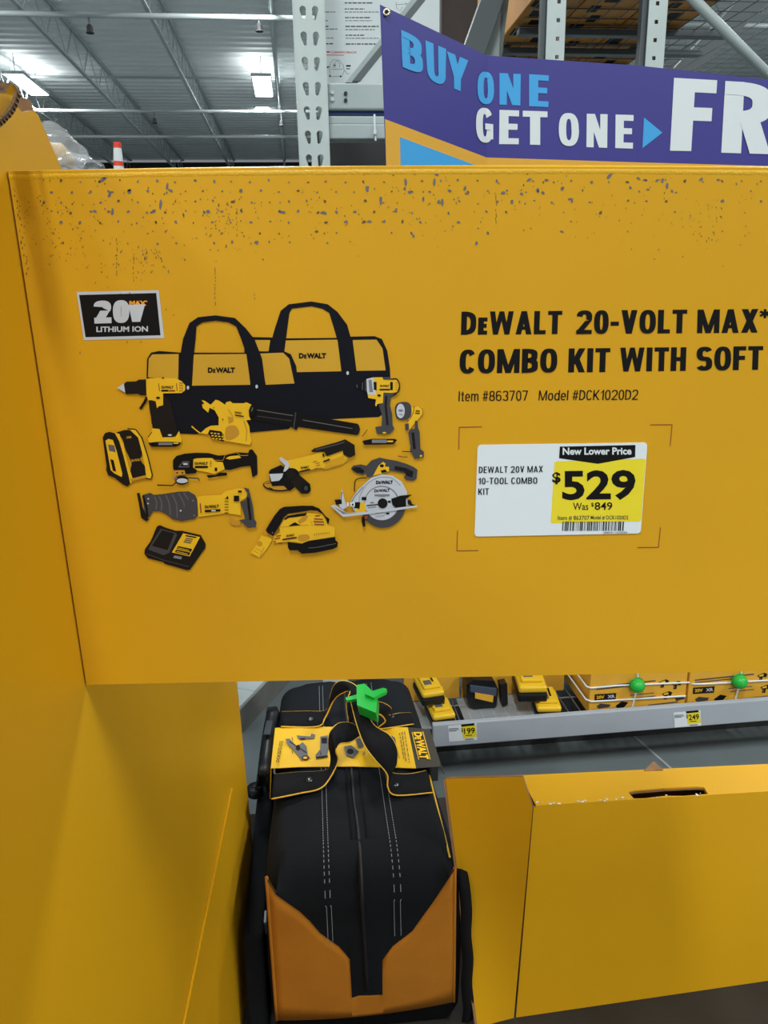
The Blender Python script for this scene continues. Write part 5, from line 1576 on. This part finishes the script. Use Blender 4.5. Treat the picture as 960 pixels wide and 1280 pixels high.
# ---- right uprights and overhead stock
RV = 2.75
def small_upright(pl_, pr_, dl, label):
    u0, u1 = uof(pl_, 40, RV), uof(pr_, 40, RV)
    rt = root('rack_upright', tuple(B((u0 + u1) / 2, RV + .03, 0)), label, 'rack upright', 'square-holed uprights behind the banner')
    z_ = VP(700, 2, RV).z
    plate_holes('perforated_face', rt, u0, u1, RV, 0, 3.3, [z_ - .053 * k for k in range(-10, 30)], STEELW, square=True, cols=((.62 if dl else .45, 1),))
    ud = uof(pl_ - 6, 40, RV) if True else 0
    m = M(); m.box(ud, u0 - .001, RV + .012, RV + .035, 0, 3.3, STEELD)
    m.box(u1, u1 + .002, RV, RV + .08, 0, 3.3, STEELD); m.box(u0, u0 + .002, RV + .002, RV + .08, 0, 3.3, STEELD); m.build('side_flange', rt)
small_upright(683, 706, 1, 'pale upright with square holes left of the other, above the word ONE')
small_upright(809, 832, 0, 'pale upright with square holes above the banner fold next to FREE')
DZ = 2.30
sd = root('overhead_deck', tuple(B(.9, 3.3, DZ)), 'overhead wire shelf deck on steel channels carrying yellow stock', 'shelf')
du0, du1 = uof(642, 40, 3.3), uof(905, 40, 3.3)
m = M()
for v in (3.22, 3.46, 3.72): m.box(du0, du1, v, v + .04, DZ - .022, DZ, STEELD)
m.build('channel', sd, bevel=.003)
m = M()
k = 0
while du0 + k * .05 < du1: u = du0 + k * .07; m.tube([B(u, 2.84, DZ + .004), B(u, 3.98, DZ + .004)], .0018, STEELD, 5); k += 1
for v in [2.84 + .1 * i for i in range(12)]: m.tube([B(du0, v, DZ + .009), B(du1, v, DZ + .009)], .0022, STEELD, 5)
m.build('wire_mesh', sd)
STK = mat('stock_yellow', (196, 130, 30), .6, var=.08, vscale=12)
labs = ['yellow and black stock carton on the overhead deck at its left end', 'yellow stock carton on the overhead deck between the square-holed uprights', 'yellow stock carton on the overhead deck beside the right upright']
for i, (pa_, pb_, v0, v1) in enumerate([(644, 703, 2.86, 3.85), (705, 778, 2.9, 3.85), (780, 856, 2.86, 3.8)]):
    u0, u1 = uof(pa_, 40, 3.2), uof(pb_, 40, 3.2)
    rt = root('stock_carton', tuple(B((u0 + u1) / 2, (v0 + v1) / 2, DZ + .013)), labs[i], 'box', 'stock cartons on the overhead deck')
    m = M(); m.box(u0, u1, v0, v1, DZ + .0135, DZ + .33, STK); m.build('carton_body', rt, bevel=.004)
    m = M()
    for j in range(9):
        uu = u0 + (u1 - u0) * R.uniform(.03, .7); vv = v0 + .02 + .1 * j
        m.box(uu, uu + (u1 - u0) * R.uniform(.15, .28), vv, vv + R.uniform(.04, .09), DZ + .0125, DZ + .0133, INK)
    m.box(u0 + .02, u1 - .02, v0 - .001, v0 - .0003, DZ + .1, DZ + .15, INK)
    m.box(u0 - .001, u0 - .0003, v0 + .05, v1 - .05, DZ + .12, DZ + .2, INK)
    m.build('printed_marks', rt)
# broad diagonals behind
def diag(px, v, w, mt, label, name='diagonal_brace'):
    m = M(); m.prism([VP(x, y, v) for x, y in px], EV * w, mt); o = m.build(name); tag(o, label, 'brace')
diag([(562, 110), (590, 110), (640, -30), (612, -30)], 3.0, .05, STEELD, 'dark grey broad diagonal brace above the banner fold')
diag([(590, 110), (622, 110), (628, 60), (628, -30), (640, -30)], 3.06, .04, STEEL, 'pale diagonal plate beside the dark brace above the banner')
diag([(820, 110), (850, 110), (985, -20), (955, -34)], 4.05, .05, STEELD, 'dark broad diagonal beam above the word FREE')
m = M(); m.tube([VP(846, -22, 2.79), VP(1000, 134, 2.79)], .017, STEEL, 12); o = m.build('brace_pipe', smooth=True); tag(o, 'round grey diagonal pipe at the upper right corner', 'pipe')
# added dark block painting the shaded rack interior far behind the brace
m = M(); u0, u1 = uof(552, 40, 4.3), uof(640, 40, 4.3); m.box(u0, u1, 4.3, 4.8, 0, 3.0, mat('interior_shade_brown', (58, 48, 44), .7, var=.2, vscale=6)); o = m.build('interior_shade_block', bevel=.01); tag(o, 'dark brown block standing in for the shaded rack interior beyond the poster', 'shade block')

# ================================================================== BANNER
q_l, q_f, q_m, q_r = at_depth(478, 78, 1.42), at_depth(608.5, 133, 1.58), at_depth(797, 140, 1.66), at_depth(1130, 150, 1.80)
def vplane(a_, b_):
    d = b_ - a_; d.z = 0; d.normalize()
    return a_, Vector((d.y, -d.x, 0))
PLN = [vplane(q_l, q_f), vplane(q_f, q_m), vplane(q_m, q_r)]
def SBn(px, py, layer=0, seg=None):
    if seg is None: seg = 0 if px < 608.5 else (1 if px < 797 else 2)
    p0, n_ = PLN[seg]
    p = hit(px, py, p0, n_)
    if n_.dot(CAM - p) < 0: n_ = -n_
    return p + n_ * (.0008 + layer * .0004)
bn = root('banner', tuple(at_depth(620, 330, 1.7)), 'purple folded banner reading buy one get one in blue and white', 'banner')
def seg_poly(name, pts, sg, mt, parent=bn, layer=0, th=.0012):
    m = M(); n_ = PLN[sg][1]
    ps = [SBn(x, y, layer, sg) for x, y in pts]
    if n_.dot(CAM - ps[0]) < 0: n_ = -n_
    m.prism(ps, -n_ * th, mt); return m.build(name, parent)
seg_poly('banner_wing', [(475, 6), (608.5, 69.5), (607, 330), (487, 330)], 0, BPURP)
seg_poly('banner_panel', [(608.5, 69.5), (797, 82), (796, 330), (607, 330)], 1, BPURP)
seg_poly('banner_panel', [(797, 82), (1130, 118), (1124, 330), (796, 330)], 2, BPURP)
seg_poly('orange_band', [(480.8, 149), (608, 197), (607, 329), (486, 329)], 0, BORAN, layer=1, th=.0003)
seg_poly('orange_band', [(608, 197), (796.5, 203), (796, 329), (607, 329)], 1, BORAN, layer=1, th=.0003)
seg_poly('orange_band', [(796.5, 203), (1126, 212), (1124, 329), (796, 329)], 2, BORAN, layer=1, th=.0003)
seg_poly('blue_field', [(499.5, 171.5), (597, 208), (607, 216), (607, 320), (503, 320)], 0, BCYAN, layer=2, th=.0003)
def btext(runs, quad, mt, t=.205, gap=.06):
    m = M(); block(m, runs, quad, SBn, mt, 2, t, gap); o = m.build('lettering', bn); return o
btext('B', [(500.5, 37.5), (527, 49.5), (528, 95), (502.5, 84)], BCYAN)
btext('U', [(531, 50.5), (557, 61.5), (556, 108.5), (534, 99.5)], BCYAN)
btext('Y', [(557.5, 64), (585, 76), (582, 117), (560, 108)], BCYAN)
btext('O', [(596, 89), (617, 91), (617, 131.5), (596, 129.5)], BCYAN)
btext('N', [(624, 91.5), (650.5, 92.8), (650, 132), (624, 131)], BCYAN)
btext('E', [(661, 93), (685.5, 94.5), (685, 134), (661, 133)], BCYAN)
btext('G', [(594, 134), (616, 136), (616, 180), (594.5, 177)], WHITEP)
btext('E', [(624, 137.5), (648.5, 138.3), (648, 180.5), (623.5, 180.3)], WHITEP)
btext('T', [(653, 138.5), (684, 139.5), (684, 181.5), (653, 180.8)], WHITEP)
btext('O', [(698, 141), (723, 142), (723, 183), (698, 182.5)], WHITEP)
btext('N', [(733, 142.3), (759, 143), (758.5, 185), (732.5, 184)], WHITEP)
btext('E', [(769, 143.3), (791.5, 144), (790.5, 186), (768.5, 185.2)], WHITEP)
a = Art(SBn, layer=2); a.poly([(804.5, 147), (827.5, 166), (802.5, 185.5)], BCYAN); a.build('arrow_mark', bn)
btext('F', [(842, 97.5), (896, 100.5), (890, 189.5), (837, 188.5)], WHITEP, .215)
btext('R', [(906, 101.5), (965, 104.5), (962, 193), (901, 191)], WHITEP, .215)
btext('E', [(976, 106), (1028, 110), (1024, 194), (972, 193)], WHITEP, .215)
btext('E', [(1042, 111), (1092, 115), (1088, 195), (1038, 194)], WHITEP, .23)
p = SBn(482, 16, 5, 0)
m = M()
ring = [p + (CR * math.cos(t) + CU * math.sin(t)) * .0052 for t in [2 * math.pi * k / 20 for k in range(21)]]
m.tube(ring, .0022, BRASS, 6); m.build('grommet', bn, smooth=True)
# bracket that carries it, fixed to the lower beam
m = M()
a0 = SBn(640, 250, -6, 1); a1 = B(ur - .01, UV - .004, a0.z)
m.bar(a0, a1, .02, .006, STEELD); m.bar(a0 - EZ * .06, a0 + EZ * .06, .02, .003, STEELD)
m.build('bracket', bn)
